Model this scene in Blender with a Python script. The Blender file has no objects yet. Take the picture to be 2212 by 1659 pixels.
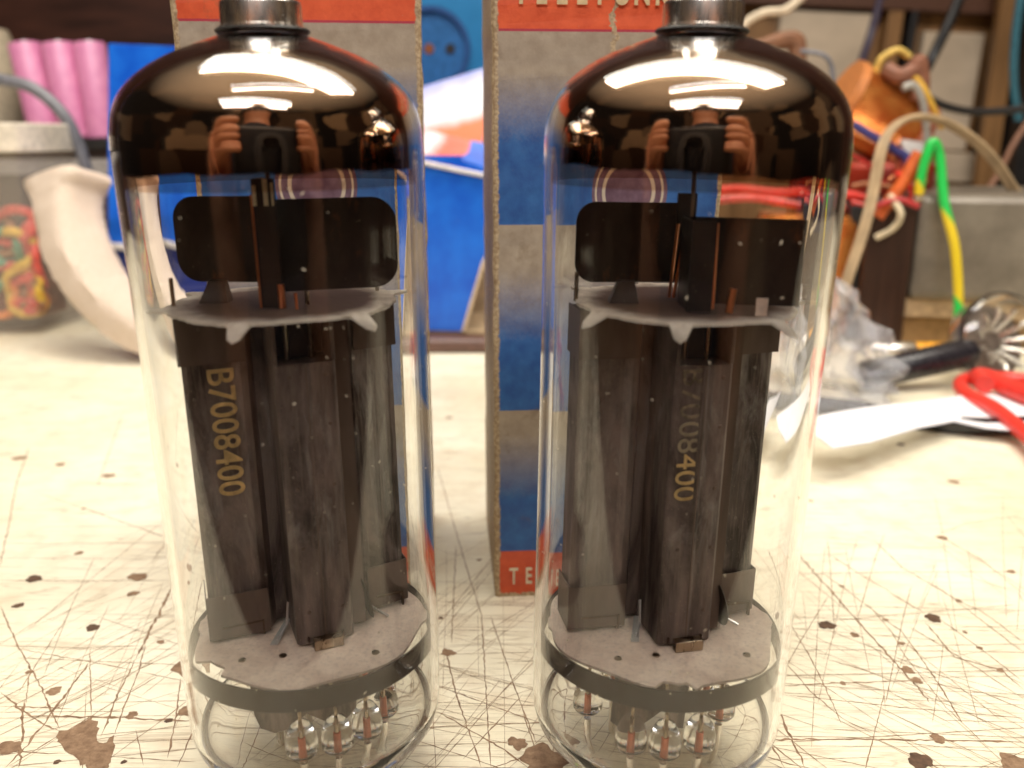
import bpy, bmesh, math, random
from mathutils import Vector, Matrix
R = math.radians
rnd = random.Random(7)
sc = bpy.context.scene
S = 0.01                      # every length below is written in centimetres

# ------------------------------------------------------------------ camera
TILT = R(15.5)
cd = bpy.data.cameras.new('camera')
cd.sensor_width = 36; cd.lens = 36 * 1920 / 2212
cd.clip_start = 0.005; cd.clip_end = 20
cam = bpy.data.objects.new('camera', cd)
sc.collection.objects.link(cam)
cam.location = (0, 0, 10 * S)
cam.rotation_euler = (R(90) - TILT, 0, 0)
cd.dof.use_dof = True; cd.dof.focus_distance = 14.6 * S; cd.dof.aperture_fstop = 19
sc.camera = cam

# ------------------------------------------------------------------ world, lamps, exposure
w = bpy.data.worlds.new('World'); sc.world = w; w.use_nodes = True
def world():                                # dim cluttered room: dark and brown patches low down, paler ceiling above
    t = w.node_tree; N = t.nodes.new; L = t.links.new; bg = t.nodes['Background']
    tc = N('ShaderNodeTexCoord'); mp = N('ShaderNodeMapping'); mp.inputs['Scale'].default_value = (1, 1, 1.6); L(tc.outputs['Generated'], mp.inputs[0])
    vo = N('ShaderNodeTexVoronoi'); vo.distance = 'CHEBYCHEV'; vo.inputs['Scale'].default_value = 3.4; L(mp.outputs[0], vo.inputs['Vector'])
    sp = N('ShaderNodeSeparateXYZ'); L(vo.outputs['Color'], sp.inputs[0])
    rp = N('ShaderNodeValToRGB'); L(sp.outputs[0], rp.inputs[0]); e = rp.color_ramp.elements
    e[0].position = .35; e[0].color = (.012, .009, .007, 1); e[1].position = 1; e[1].color = (.20, .12, .06, 1)
    x = e.new(.65); x.color = (.035, .016, .008, 1); x = e.new(.85); x.color = (.09, .055, .03, 1)
    sz = N('ShaderNodeSeparateXYZ'); L(tc.outputs['Generated'], sz.inputs[0])
    mr = N('ShaderNodeMapRange'); L(sz.outputs[2], mr.inputs[0]); mr.inputs[1].default_value = .55; mr.inputs[2].default_value = .93
    mx = N('ShaderNodeMix'); mx.data_type = 'RGBA'; L(mr.outputs[0], mx.inputs[0]); L(rp.outputs[0], mx.inputs[6]); mx.inputs[7].default_value = (.62, .45, .29, 1)
    L(mx.outputs[2], bg.inputs[0]); bg.inputs[1].default_value = .75
world()
def area(name, loc, target, sx, sy, power, col):
    l = bpy.data.lights.new(name, 'AREA'); l.shape = 'RECTANGLE'
    l.size = sx * S; l.size_y = sy * S; l.energy = power; l.color = col
    o = bpy.data.objects.new(name, l); sc.collection.objects.link(o)
    o.location = [c * S for c in loc]
    d = Vector(target) - Vector(loc)
    o.rotation_euler = d.to_track_quat('-Z', 'Y').to_euler()
    return o
area('bench_lamp', (4, 30, 62), (0, 18, 0), 74, 20, 4.4, (1.0, 0.94, 0.83))
area('ceiling_lamp_tube', (6, -7, 100), (0, 14, 0), 70, 5, 2.8, (1.0, 0.95, 0.88))
area('ceiling_lamp_pair', (0, -75, 115), (0, 12, 5), 110, 7, 6.5, (1.0, 0.95, 0.88))
area('ceiling_lamp_pair_second', (0, -93, 115), (0, 12, 5), 110, 7, 6.5, (0.95, 0.95, 1.0))
sc.view_settings.view_transform = 'Standard'; sc.view_settings.look = 'None'
sc.view_settings.exposure = 0.16; sc.view_settings.gamma = 1.0; sc.view_settings.use_curve_mapping = False
cy = sc.cycles
cy.max_bounces = 20; cy.transmission_bounces = 18; cy.glossy_bounces = 8; cy.diffuse_bounces = 4
cy.transparent_max_bounces = 12; cy.use_denoising = True; cy.sample_clamp_indirect = 8
cy.caustics_refractive = True; cy.caustics_reflective = True; cy.blur_glossy = 0.3

# ------------------------------------------------------------------ helpers
cT, sT = math.cos(TILT), math.sin(TILT)
def at(px, py, y):                       # point at distance y (cm) seen at that spot of a 2212 px wide frame
    a = (px - 1106) / 1920; b = (py - 829.5) / 1920
    t = y / (cT - b * sT)
    return Vector((a * t, y, 10 - (sT + b * cT) * t))
def onz(px, py, z=0.0):
    a = (px - 1106) / 1920; b = (py - 829.5) / 1920
    t = (z - 10) / -(sT + b * cT)
    return Vector((a * t, (cT - b * sT) * t, z))
def link(o): sc.collection.objects.link(o); return o
def tag(o, label=None, cat=None, group=None, kind=None):
    if label: o['label'] = label
    if cat: o['category'] = cat
    if group: o['group'] = group
    if kind: o['kind'] = kind
    return o
def empty(name, loc, label, cat, group=None, rot=(0, 0, 0)):
    o = bpy.data.objects.new(name, None); link(o); o.empty_display_size = 0.01
    o.location = [c * S for c in loc]; o.rotation_euler = rot
    return tag(o, label, cat, group)
class MB:
    def __init__(s): s.v = []; s.f = []; s.m = []
    def add(s, vs, fs, mi=0):
        n = len(s.v); s.v += [tuple(v) for v in vs]
        s.f += [tuple(i + n for i in f) for f in fs]; s.m += [mi] * len(fs); return s
    def box(s, lo, hi, M=None, mi=0):
        x0, y0, z0 = lo; x1, y1, z1 = hi
        vs = [Vector(p) for p in ((x0,y0,z0),(x1,y0,z0),(x1,y1,z0),(x0,y1,z0),(x0,y0,z1),(x1,y0,z1),(x1,y1,z1),(x0,y1,z1))]
        if M: vs = [M @ v for v in vs]
        return s.add(vs, [(0,3,2,1),(4,5,6,7),(0,1,5,4),(1,2,6,5),(2,3,7,6),(3,0,4,7)], mi)
    def lathe(s, prof, n=64, flip=False, c=(0,0,0), cap=True, M=None, mi=0):
        vs = []; fs = []
        for r, z in prof:
            for k in range(n):
                a = 2 * math.pi * k / n
                vs.append(Vector((c[0] + r * math.cos(a), c[1] + r * math.sin(a), c[2] + z)))
        m = len(prof)
        for i in range(m - 1):
            for k in range(n):
                a, b = i * n + k, i * n + (k + 1) % n
                f = (a, b, b + n, a + n); fs.append(f[::-1] if flip else f)
        if cap:
            f = tuple(range(n))[::-1]; g = tuple(range((m - 1) * n, m * n))
            fs += [f[::-1], g[::-1]] if flip else [f, g]
        if M: vs = [M @ v for v in vs]
        return s.add(vs, fs, mi)
    def tube(s, pts, r, n=10, r1=None, mi=0):
        pts = [Vector(p) for p in pts]; m = len(pts); vs = []; fs = []; up = Vector((0.13, 0.31, 0.94)).normalized()
        for i, p in enumerate(pts):
            t = (pts[min(i + 1, m - 1)] - pts[max(i - 1, 0)]).normalized()
            a = t.cross(up)
            if a.length < 1e-3: a = t.orthogonal()
            a.normalize(); b = t.cross(a).normalized(); up = b.cross(t) if False else up
            rr = r if r1 is None else r + (r1 - r) * i / (m - 1)
            if isinstance(r, (list, tuple)): rr = r[i]
            for k in range(n):
                q = 2 * math.pi * k / n
                vs.append(p + (a * math.cos(q) + b * math.sin(q)) * rr)
        for i in range(m - 1):
            for k in range(n):
                x, y = i * n + k, i * n + (k + 1) % n
                fs.append((x, x + n, y + n, y))
        fs += [tuple(range(n)), tuple(range((m - 1) * n, m * n))[::-1]]
        return s.add(vs, fs, mi)
    def prism(s, poly, z0, z1, M=None, mi=0):         # poly in xy, counter clockwise
        n = len(poly)
        vs = [Vector((x, y, z0)) for x, y in poly] + [Vector((x, y, z1)) for x, y in poly]
        if M: vs = [M @ v for v in vs]
        fs = [tuple(range(n))[::-1], tuple(range(n, 2 * n))] + [(i, (i + 1) % n, (i + 1) % n + n, i + n) for i in range(n)]
        return s.add(vs, fs, mi)
    def build(s, name, mat, parent=None, smooth=True, bevel=0, angle=35):
        me = bpy.data.meshes.new(name)
        me.from_pydata([(v[0] * S, v[1] * S, v[2] * S) for v in s.v], [], s.f)
        for m in (mat if isinstance(mat, (list, tuple)) else [mat]): me.materials.append(m)
        for p, mi in zip(me.polygons, s.m): p.material_index = mi
        me.validate(); me.update()
        o = link(bpy.data.objects.new(name, me))
        if smooth:
            bm = bmesh.new(); bm.from_mesh(me)
            for f in bm.faces: f.smooth = True
            for e in bm.edges:
                if len(e.link_faces) == 2 and e.calc_face_angle(0) > R(angle): e.smooth = False
            bm.to_mesh(me); bm.free()
        if parent: o.parent = parent
        if bevel:
            b = o.modifiers.new('bevel', 'BEVEL'); b.width = bevel * S; b.segments = 2; b.limit_method = 'ANGLE'
        return o
def single(mb, name, mat, label, cat, group=None, **k):          # a one-mesh thing; origin moved to its lowest centre
    xs = [v[0] for v in mb.v]; ys = [v[1] for v in mb.v]; zs = [v[2] for v in mb.v]
    c = Vector(((min(xs) + max(xs)) / 2, (min(ys) + max(ys)) / 2, min(zs)))
    mb.v = [tuple(Vector(v) - c) for v in mb.v]
    o = mb.build(name, mat, **k); o.location = c * S
    return tag(o, label, cat, group)
def spl(pts, n=8):                                               # Catmull-Rom
    P = [Vector(p) for p in pts]; P = [P[0] * 2 - P[1]] + P + [P[-1] * 2 - P[-2]]; out = []
    for i in range(1, len(P) - 2):
        for k in range(n):
            t = k / n; a, b, c, d = P[i-1], P[i], P[i+1], P[i+2]
            out.append(0.5 * ((2 * b) + (c - a) * t + (2 * a - 5 * b + 4 * c - d) * t * t + (3 * b - a - 3 * c + d) * t ** 3))
    out.append(P[-2]); return out
def spl2(pts, n=6): return [(p.x, p.y) for p in spl([(a, b, 0) for a, b in pts], n)]

# ------------------------------------------------------------------ materials
class Mat:
    def __init__(s, name):
        s.m = bpy.data.materials.new(name); s.m.use_nodes = True; s.t = s.m.node_tree
        s.b = s.t.nodes['Principled BSDF']; s.L = s.t.links.new; s._c = None
    def n(s, typ, **k):
        x = s.t.nodes.new(typ)
        for a, v in k.items(): setattr(x, a, v)
        return x
    def put(s, sock, v):
        if hasattr(v, 'links') or hasattr(v, 'is_linked'): s.L(v, sock)
        elif isinstance(v, (tuple, list)) and len(v) == 3 and sock.type == 'RGBA': sock.default_value = (*v, 1)
        else: sock.default_value = v
    def co(s):                                 # object coordinates in cm
        if not s._c:
            t = s.n('ShaderNodeTexCoord'); m = s.n('ShaderNodeVectorMath', operation='SCALE'); m.inputs['Scale'].default_value = 1 / S
            s.L(t.outputs['Object'], m.inputs[0]); s._c = m.outputs[0]
        return s._c
    def mp(s, scale=(1,1,1), rot=(0,0,0), loc=(0,0,0), v=None):
        m = s.n('ShaderNodeMapping'); s.L(v or s.co(), m.inputs['Vector'])
        m.inputs['Scale'].default_value = scale; m.inputs['Rotation'].default_value = rot; m.inputs['Location'].default_value = loc
        return m.outputs[0]
    def noise(s, scale, detail=4, rough=0.55, v=None, dist=0, out='Fac'):
        n = s.n('ShaderNodeTexNoise'); s.L(v or s.co(), n.inputs['Vector'])
        n.inputs['Scale'].default_value = scale; n.inputs['Detail'].default_value = detail
        n.inputs['Roughness'].default_value = rough; n.inputs['Distortion'].default_value = dist
        return n.outputs[0 if out == 'Fac' else 1]
    def math(s, op, a, b=0.0, c=0.0, clamp=False):
        n = s.n('ShaderNodeMath', operation=op); n.use_clamp = clamp
        for i, v in enumerate((a, b, c)):
            s.put(n.inputs[i], v)
        return n.outputs[0]
    def step(s, x, lo, hi, a=0.0, b=1.0):
        n = s.n('ShaderNodeMapRange'); s.put(n.inputs[0], x)
        for i, v in enumerate((lo, hi, a, b)): n.inputs[i + 1].default_value = v
        return n.outputs[0]
    def mix(s, f, a, b):
        n = s.n('ShaderNodeMix', data_type='RGBA'); s.put(n.inputs[0], f); s.put(n.inputs[6], a); s.put(n.inputs[7], b)
        return n.outputs[2]
    def xyz(s, v=None):
        n = s.n('ShaderNodeSeparateXYZ'); s.L(v or s.co(), n.inputs[0]); return n.outputs
    def bump(s, h, strength=0.3, dist=0.02):
        n = s.n('ShaderNodeBump'); n.inputs['Strength'].default_value = strength; n.inputs['Distance'].default_value = dist * S
        s.L(h, n.inputs['Height']); s.L(n.outputs[0], s.b.inputs['Normal'])
    def set(s, col=None, rough=None, metal=None, **k):
        if col is not None: s.put(s.b.inputs['Base Color'], col)
        if rough is not None: s.put(s.b.inputs['Roughness'], rough)
        if metal is not None: s.put(s.b.inputs['Metallic'], metal)
        for a, v in k.items(): s.put(s.b.inputs[a.replace('_', ' ')], v)
        return s.m
def simple(name, col, rough=0.5, metal=0.0, var=0.25, scale=3.0, bump=0.15, stretch=(1,1,1), **k):
    M = Mat(name); n = M.noise(scale, 5, 0.6, M.mp(stretch))
    d = tuple(c * (1 - var) for c in col); l = tuple(min(1, c * (1 + var)) for c in col)
    M.set(M.mix(M.step(n, .3, .7), d, l), M.step(n, .3, .7, rough * .85, min(1, rough * 1.15)), metal, **k)
    if bump: M.bump(M.noise(scale * 4, 4), bump, 0.01)
    return M.m

GLASS = Mat('clear_glass').set((.985, .99, .985), 0.0, 0.0, Transmission_Weight=1.0, IOR=1.48)
BEAD = Mat('bead_glass').set((.97, .97, .95), 0.02, 0.0, Transmission_Weight=1.0, IOR=1.38)
def getter_mat(edge, tilt):
    M = Mat('getter_mirror'); x, y, z = M.xyz(); z = M.math('ADD', z, M.math('MULTIPLY', x, tilt))
    h = M.math('ADD', z, M.math('MULTIPLY', M.math('SUBTRACT', M.noise(1.6, 3), .5), .16))
    col = M.mix(M.step(h, edge, edge + .45), (.13, .06, .03), M.mix(M.step(h, edge + .45, edge + 1.2), (.50, .35, .25), (.82, .66, .52)))  # coating's brown edge, plus dark room reflections put into the lower tone
    M.set(col, 0.035, 1.0)
    tr = M.n('ShaderNodeBsdfTransparent'); tr.inputs[0].default_value = (.75, .6, .5, 1)
    mx = M.n('ShaderNodeMixShader'); M.put(mx.inputs[0], M.step(h, edge - .01, edge + .03))
    M.L(tr.outputs[0], mx.inputs[1]); M.L(M.b.outputs[0], mx.inputs[2])
    M.L(mx.outputs[0], M.t.nodes['Material Output'].inputs[0]); return M.m
def nickel(name, col, rough, var=.2): return simple(name, col, rough, 1.0, var, 2.5, 0.05, (3, 3, .5))
CAP = nickel('cap_metal', (.86, .82, .76), .27, .12)
RUBBER = simple('black_cement', (.02, .017, .015), .5)
def anode_mat():
    M = Mat('carbonised_steel')
    n = M.noise(.9, 7, .68, M.mp((1.2, 1.2, .32)), .6); st = M.noise(7, 4, .6, M.mp((2.2, 2.2, .12)))
    c = M.mix(M.step(n, .38, .62), (.035, .021, .017), (.29, .215, .18))
    c = M.mix(M.math('MULTIPLY', M.step(st, .52, .68), .5), c, (.26, .20, .155))
    du = M.noise(1.0, 6, .7, M.mp((2.6, 2.6, .55), (0, R(16), 0)), 1.2); hf = M.noise(.45, 2, .5, M.mp((1, 1, .8), (0, 0, 0), (4, 2, 7)))
    c = M.mix(M.math('MULTIPLY', M.step(du, .50, .68), M.step(hf, .42, .58, 0, .6)), c, (.42, .385, .34))
    vo = M.n('ShaderNodeTexVoronoi'); M.L(M.mp((3.2, 3.2, 3.2)), vo.inputs['Vector'])
    c = M.mix(M.step(vo.outputs['Distance'], .055, .085, .9, 0), c, (.62, .50, .32))
    M.set(c, M.step(n, .35, .65, .58, .42), .1); M.bump(st, .25, .02); return M.m
ANODE = anode_mat()
def screen_mat():
    M = Mat('blackened_plate'); n = M.noise(1.1, 5, .65, M.mp((1, 1, .6))); o = M.noise(1.7, 6, .7, M.mp((1, 1, .5), (0, 0, 0), (5, 3, 1)))
    c = M.mix(M.step(n, .35, .65), (.018, .013, .011), (.060, .040, .030)); c = M.mix(M.step(o, .58, .72, 0, .55), c, (.30, .10, .03))  # orange patches paint copper reflections onto the plates
    c = M.mix(M.step(M.noise(9, 4, .7), .66, .74, 0, .4), c, (.35, .28, .2))
    M.set(c, M.step(n, .3, .7, .5, .28), .3); M.bump(M.noise(3, 4), .25, .03); return M.m
SCREEN = screen_mat()
COLLAR = simple('brown_strap_steel', (.16, .11, .085), .42, .25, .3, 2.0, .1, (1, 1, .3))
RODS = nickel('support_metal', (.42, .33, .24), .28)
COPPER = nickel('copper_wire', (.75, .30, .14), .3)
LEADRED = simple('oxide_lead', (.62, .17, .08), .35, .2)
BAND = simple('band_steel', (.045, .026, .018), .5, .0, .2, 3)
def mica_mat():
    M = Mat('mica_sheet'); n = M.noise(1.6, 6, .65); f = M.noise(14, 4, .6)
    c = M.mix(M.step(n, .35, .65), (.66, .50, .40), (.88, .74, .61))
    c = M.mix(M.step(f, .5, .75, 0, .5), c, (.36, .28, .25))
    M.set(c, .5, 0, Subsurface_Weight=0.0); M.bump(f, .3, .02); return M.m
MICA = mica_mat()
def topmica_mat():
    M = Mat('shaded_mica'); n = M.noise(2.5, 6, .65)
    x, y, z = M.xyz(); r = M.math('SQRT', M.math('ADD', M.math('MULTIPLY', x, x), M.math('MULTIPLY', y, y)))
    r = M.math('ADD', r, M.math('MULTIPLY', M.math('SUBTRACT', n, .5), .5))
    c = M.mix(M.step(r, 1.15, 1.55), (.16, .10, .075), M.mix(M.step(n, .35, .65), (.68, .60, .50), (.85, .78, .68)))  # brown middle paints in the shade of the plates above
    M.set(c, .6); M.bump(M.noise(9, 5), .5, .03); return M.m
TOPMICA = topmica_mat()
PRINT = simple('gold_ink', (.62, .42, .17), .5, 0, .35, 5, 0)
PRINTWORN = simple('worn_gold_ink', (.25, .19, .12), .5, 0, .7, 9, 0)
PRINTFADED = simple('faded_gold_ink', (.34, .27, .17), .5, 0, .3, 4, 0)

def bench_mat():
    M = Mat('worn_cream_paint')
    big = M.noise(.16, 4, .55); mid = M.noise(1.1, 5, .6)
    c = M.mix(M.step(big, .35, .65), (.78, .71, .52), (.90, .85, .68))
    c = M.mix(M.step(mid, .48, .75, 0, .5), c, (.60, .47, .32))
    hair = None
    for i, (a, sx, sy, wd) in enumerate(((-52, .13, 2.6, .010), (-62, .09, 1.7, .010), (63, .12, 2.4, .008), (-38, .16, 3.1, .010), (24, .10, 2.0, .006))):
        v = M.mp((sx, sy, 1), (0, 0, R(a)), (3.1 * i, 1.7 * i, i))
        n = M.noise(1.0, 1.5, .4, v)
        l = M.step(M.math('ABSOLUTE', M.math('SUBTRACT', n, .5)), 0, wd, 1, 0)
        g = M.step(M.noise(.35, 3, .6, M.mp((1, 1, 1), (0, 0, 0), (9 * i, 5 * i, 0))), .42, .55)
        l = M.math('MULTIPLY', l, g)
        hair = l if hair is None else M.math('MAXIMUM', hair, l)
    c = M.mix(M.math('MULTIPLY', hair, .42), c, (.30, .22, .14))
    vo = M.n('ShaderNodeTexVoronoi'); M.L(M.mp((.9, .9, .9)), vo.inputs['Vector']); vo.inputs['Randomness'].default_value = 1
    sp = M.step(vo.outputs['Distance'], .018, .03, 1, 0)
    vo2 = M.n('ShaderNodeTexVoronoi'); M.L(M.mp((3.3, 3.3, 3.3)), vo2.inputs['Vector'])
    sp2 = M.math('MULTIPLY', M.step(vo2.outputs['Distance'], .05, .08, 1, 0), M.step(M.noise(.5, 3), .5, .6))
    c = M.mix(M.math('MAXIMUM', M.math('MULTIPLY', sp, .55), M.math('MULTIPLY', sp2, .5)), c, (.13, .08, .05))
    M.set(c, M.step(mid, .3, .7, .36, .5), 0)
    M.bump(M.math('SUBTRACT', M.noise(5, 5), hair), .25, .02); return M.m
BENCH = bench_mat()
def gouge_mat():
    M = Mat('exposed_brown_board'); n = M.noise(5, 6, .7); g = M.noise(18, 4, .7, M.mp((1, .25, 1)))
    c = M.mix(M.step(n, .35, .65), (.17, .095, .05), (.34, .22, .13))
    c = M.mix(M.step(g, .62, .75, 0, .6), c, (.05, .03, .025)); M.set(c, .7); M.bump(n, .6, .03); return M.m
GOUGE = gouge_mat()
HOLE = simple('dark_pit', (.10, .055, .03), .6, 0, .5, 8, .5)

# ------------------------------------------------------------------ workbench
bench = MB().box((-70, 5.2, -3), (80, 66, 0)).build('workbench_top', BENCH, smooth=False)  # near edge cut short so the glass mirrors little of the pale top
tag(bench, kind='structure')
def b4(x, y): return onz(x / 1.1557 * .6064, (1300 + y / 1.1557) * .6064)
def b5(x, y): return onz((2700 + x / 1.3418) * .6064, (1500 + y / 1.3418) * .6064)
def pv(x, y): return onz(x, y)
mb = MB(); zc = [0.002]
def ribbon(pts, wd, jag=.5):
    P = []
    for a, b in zip(pts[:-1], pts[1:]):
        L = (b - a).length; n = max(2, int(L / .09))
        P += [a.lerp(b, i / n) for i in range(n)]
    P.append(pts[-1]); m = len(P); vs = []; zc[0] += 0.00002
    for i, p in enumerate(P):
        t = (P[min(i + 1, m - 1)] - P[max(i - 1, 0)]); t.z = 0; t.normalize(); q = Vector((-t.y, t.x, 0))
        e = min(1, i / 3, (m - 1 - i) / 3); c = p + q * rnd.gauss(0, wd * (.3 if wd > .012 else .15))
        h1 = wd * e * (.25 + jag * rnd.random() ** 2 * 1.5) + .001; h2 = wd * e * (.25 + jag * rnd.random() ** 2 * 1.5) + .001
        vs += [(c.x + q.x * h1, c.y + q.y * h1, zc[0]), (c.x - q.x * h2, c.y - q.y * h2, zc[0])]
    mb.add(vs, [(2 * i + 1, 2 * i + 3, 2 * i + 2, 2 * i) for i in range(m - 1)])
for wd, pts in (
  (.030, [(0,888),(715,888)]), (.055, [(720,895),(640,1050),(560,1210)]), (.032, [(560,1210),(480,1370),(415,1530)]), (.03, [(600,1150),(570,1260),(470,1520)]),
  (.03, [(0,990),(75,1160),(160,1310),(245,1500)]), (.022, [(0,1158),(350,1165),(600,1155)]), (.022, [(80,1170),(370,1222),(540,1255)]),
  (.018, [(580,1265),(800,1310)]), (.028, [(0,1405),(300,1415)]), (.05, [(100,1445),(400,1450),(620,1460),(809,1465)]), (.035, [(0,1345),(100,1430),(240,1510)]),
  (.06, [(100,1380),(92,1500),(75,1659)]), (.045, [(370,1220),(240,1400),(100,1580),(20,1659)]), (.02, [(370,1170),(375,1450)]), (.02, [(120,1270),(105,1400)]),
  (.03, [(0,1590),(270,1600)]), (.03, [(745,1290),(720,1470),(690,1620)]), (.025, [(809,1480),(730,1659)]), (.03, [(120,340),(70,480),(40,640),(0,830)]),
  (.022, [(505,200),(400,500)]), (.015, [(160,530),(345,590)]), (.03, [(345,590),(695,715)]), (.03, [(690,720),(625,810)]), (.02, [(560,1500),(590,1650)]),
  (.022, [(480,1615),(809,1635)]), (.012, [(0,795),(700,800)]), (.012, [(0,735),(690,735)]), (.012, [(450,985),(340,1210),(230,1480)]), (.014, [(390,790),(290,1000),(180,1280)])):
    ribbon([b4(*p) for p in pts], wd * .8)
for wd, pts in (
  (.05, [(185,630),(330,790),(500,985),(690,1190),(830,1355)]), (.03, [(560,575),(690,700),(960,860),(1070,910),(1272,1060)]), (.03, [(335,635),(500,740),(640,820)]),
  (.035, [(620,815),(800,920)]), (.02, [(180,732),(700,722),(1272,722)]), (.028, [(300,722),(400,790),(610,950),(690,1010),(860,1250),(980,1450)]),
  (.03, [(90,1268),(400,1252),(770,1240)]), (.018, [(770,1240),(1272,1340)]), (.045, [(30,1520),(850,1525),(1272,1535)]), (.022, [(100,1120),(250,1290),(400,1420),(560,1500)]),
  (.022, [(130,930),(240,1110),(330,1290),(400,1450)]), (.05, [(80,1350),(150,1500),(230,1659)]), (.03, [(860,940),(1060,1085),(1270,1250)]),
  (.035, [(800,960),(940,1130),(1160,1190),(1272,1285)]), (.02, [(720,980),(1000,1150),(1272,1330)]), (.02, [(870,800),(1272,1110)]), (.015, [(240,882),(1272,905)]),
  (.02, [(150,1310),(700,1370),(1272,1420)]), (.016, [(300,1130),(640,1230),(850,1300)]), (.02, [(690,1190),(800,1220)]), (.03, [(0,1590),(150,1640),(250,1659)]),
  (.03, [(60,1440),(70,1560),(130,1659)]), (.018, [(520,870),(640,1010),(700,1120),(900,1370),(1100,1560)]), (.016, [(450,1250),(620,1290),(950,1460)]), (.015, [(880,560),(1100,680)]),
  (.015, [(860,540),(1000,490),(1272,450)]), (.02, [(930,720),(1240,820)]), (.02, [(1240,815),(1272,870)])):
    ribbon([b5(*p) for p in pts], wd * .8)
for wd, pts in ((.03, [(962,1398),(985,1500),(1040,1659)]), (.02, [(940,1480),(1160,1560)]), (.022, [(945,1010),(1000,1200),(1040,1330),(1060,1659)]), (.02, [(1130,1500),(1000,1640)]),
  (.02, [(985,1180),(975,1390)]), (.025, [(1130,1540),(1170,1659)]), (.02, [(940,1300),(1165,1310)]), (.015, [(950,1360),(1160,1366)]), (.03, [(950,1540),(1090,1620),(1140,1659)]), (.03, [(1180,1620),(1060,1659)]),
  (.02, [(1060,1330),(1110,1480),(1160,1610)])):
    ribbon([pv(*p) for p in pts], wd * .8)
for i in range(420):
    x = rnd.uniform(-11, 13); y = rnd.uniform(11.5, 18) if i < 380 else rnd.uniform(20, 34)
    fam = rnd.choice((-52, -48, -60, 62, 70, 2, -3, -35, 100, rnd.uniform(-90, 90))) if x > 2 else rnd.choice((62, 68, 55, 1, -2, -25, 92, rnd.uniform(-90, 90)))
    a = R(fam + rnd.gauss(0, 4)); L = rnd.uniform(.8, 6); a2 = a + rnd.gauss(0, .02)
    p = Vector((x, y, 0)); q = p + Vector((math.cos(a), math.sin(a), 0)) * L; t = q + Vector((math.cos(a2), math.sin(a2), 0)) * L * .5
    ribbon([p, q, t], rnd.uniform(.006, .014) if i < 90 else rnd.uniform(.003, .007), .6)
mb.build('scratches', GOUGE, bench, smooth=False)
mb = MB(); pit = MB()
def blob(m, c, rx, ry, j=.30, n=36, z=.006):
    ph = [rnd.uniform(0, 6.3) for _ in range(4)]
    vs = []
    for k in range(n):
        a = 2 * math.pi * k / n
        q = 1 + j * (.5 * math.sin(2 * a + ph[0]) + .4 * math.sin(3 * a + ph[1]) + .4 * math.sin(5 * a + ph[2]) + .25 * math.sin(9 * a + ph[3]))
        vs.append((c.x + rx * q * math.cos(a), c.y + ry * q * math.sin(a), z))
    m.add(vs, [tuple(range(n))])
for i, (x, y, r, d) in enumerate(((80,384,.22,0),(248,410,.16,0),(447,456,.19,0),(325,775,.11,0),(140,881,.19,1),(567,873,.22,0),(548,942,.13,0),(75,991,.12,1),(382,1082,.15,1),(661,1141,.08,0),
     (222,1343,.14,0),(695,1465,.07,1),(785,1425,.2,0),(735,580,.04,1),(120,1265,.07,0),(545,1440,.1,0),(35,1575,.2,0),(345,592,.07,0),(235,1635,.06,1),(510,1635,.05,1))):
    blob(pit if d else mb, b4(x, y), r, r * .9, .2)
for x, y, r, d in ((683,112,.14,1),(935,290,.15,0),(252,382,.07,0),(880,558,.13,0),(837,942,.17,1),(330,977,.17,1),(462,1023,.09,0),(147,981,.05,1),(685,1063,.07,0),(775,1625,.2,1),(1240,1650,.28,0),
     (405,1254,.06,0),(1160,1192,.07,0),(960,860,.07,0),(610,950,.06,0),(715,1190,.12,0),(760,1240,.1,0),(860,1518,.12,0),(400,790,.06,0),(990,1010,.05,0),(1060,1085,.06,0),(1210,720,.1,0)):
    blob(pit if d else mb, b5(x, y), r, r, .22)
for x, y, r, d in ((970,902,.12,0),(968,1410,.13,0),(1118,1606,.16,0),(1175,1650,.42,0),(952,1335,.05,1),(1035,1210,.06,0)): blob(pit if d else mb, pv(x, y), r, r, .3)
big = [b4(*p) for p in ((240,1510),(275,1505),(310,1490),(345,1470),(375,1450),(400,1470),(405,1500),(395,1540),(425,1560),(445,1548),(465,1525),(472,1570),(450,1640),(445,1659),(360,1680),(350,1655),(325,1645),(300,1610),(270,1600),(250,1560),(230,1540))]
big2 = []
for a, b in zip(big, big[1:] + big[:1]):
    for k in range(3): p = a.lerp(b, k / 3); big2.append((p.x + rnd.gauss(0, .018), p.y + rnd.gauss(0, .018), .008))
mb.add(big2, [tuple(range(len(big2)))[::-1]])
q = [b4(*p) for p in ((700,1258),(715,1240),(740,1220),(765,1222),(780,1225),(776,1255),(778,1280),(750,1285),(735,1270))]
mb.add([(p.x, p.y, .007) for p in q], [tuple(range(len(q)))[::-1]])
mb.build('paint_chips', GOUGE, bench, smooth=False); pit.build('pits', HOLE, bench, smooth=False)

# ------------------------------------------------------------------ electron tubes
def text_mesh(txt, size, mat, parent, name, M, sx=1.0, bold=0.0, thick=0.004):
    cu = bpy.data.curves.new(name, 'FONT'); cu.body = txt; cu.size = size; cu.offset = bold; cu.extrude = thick
    cu.align_x = 'CENTER'; cu.align_y = 'CENTER'; cu.resolution_u = 4
    o = bpy.data.objects.new('tmp_text', cu); sc.collection.objects.link(o)
    me = bpy.data.meshes.new_from_object(o); sc.collection.objects.unlink(o); bpy.data.objects.remove(o)
    for v in me.vertices:
        c = M @ Vector((v.co.x * sx, v.co.y, v.co.z)); v.co = c * S
    me.materials.clear(); me.materials.append(mat); me.name = name
    ob = link(bpy.data.objects.new(name, me)); ob.parent = parent; return ob

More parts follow.
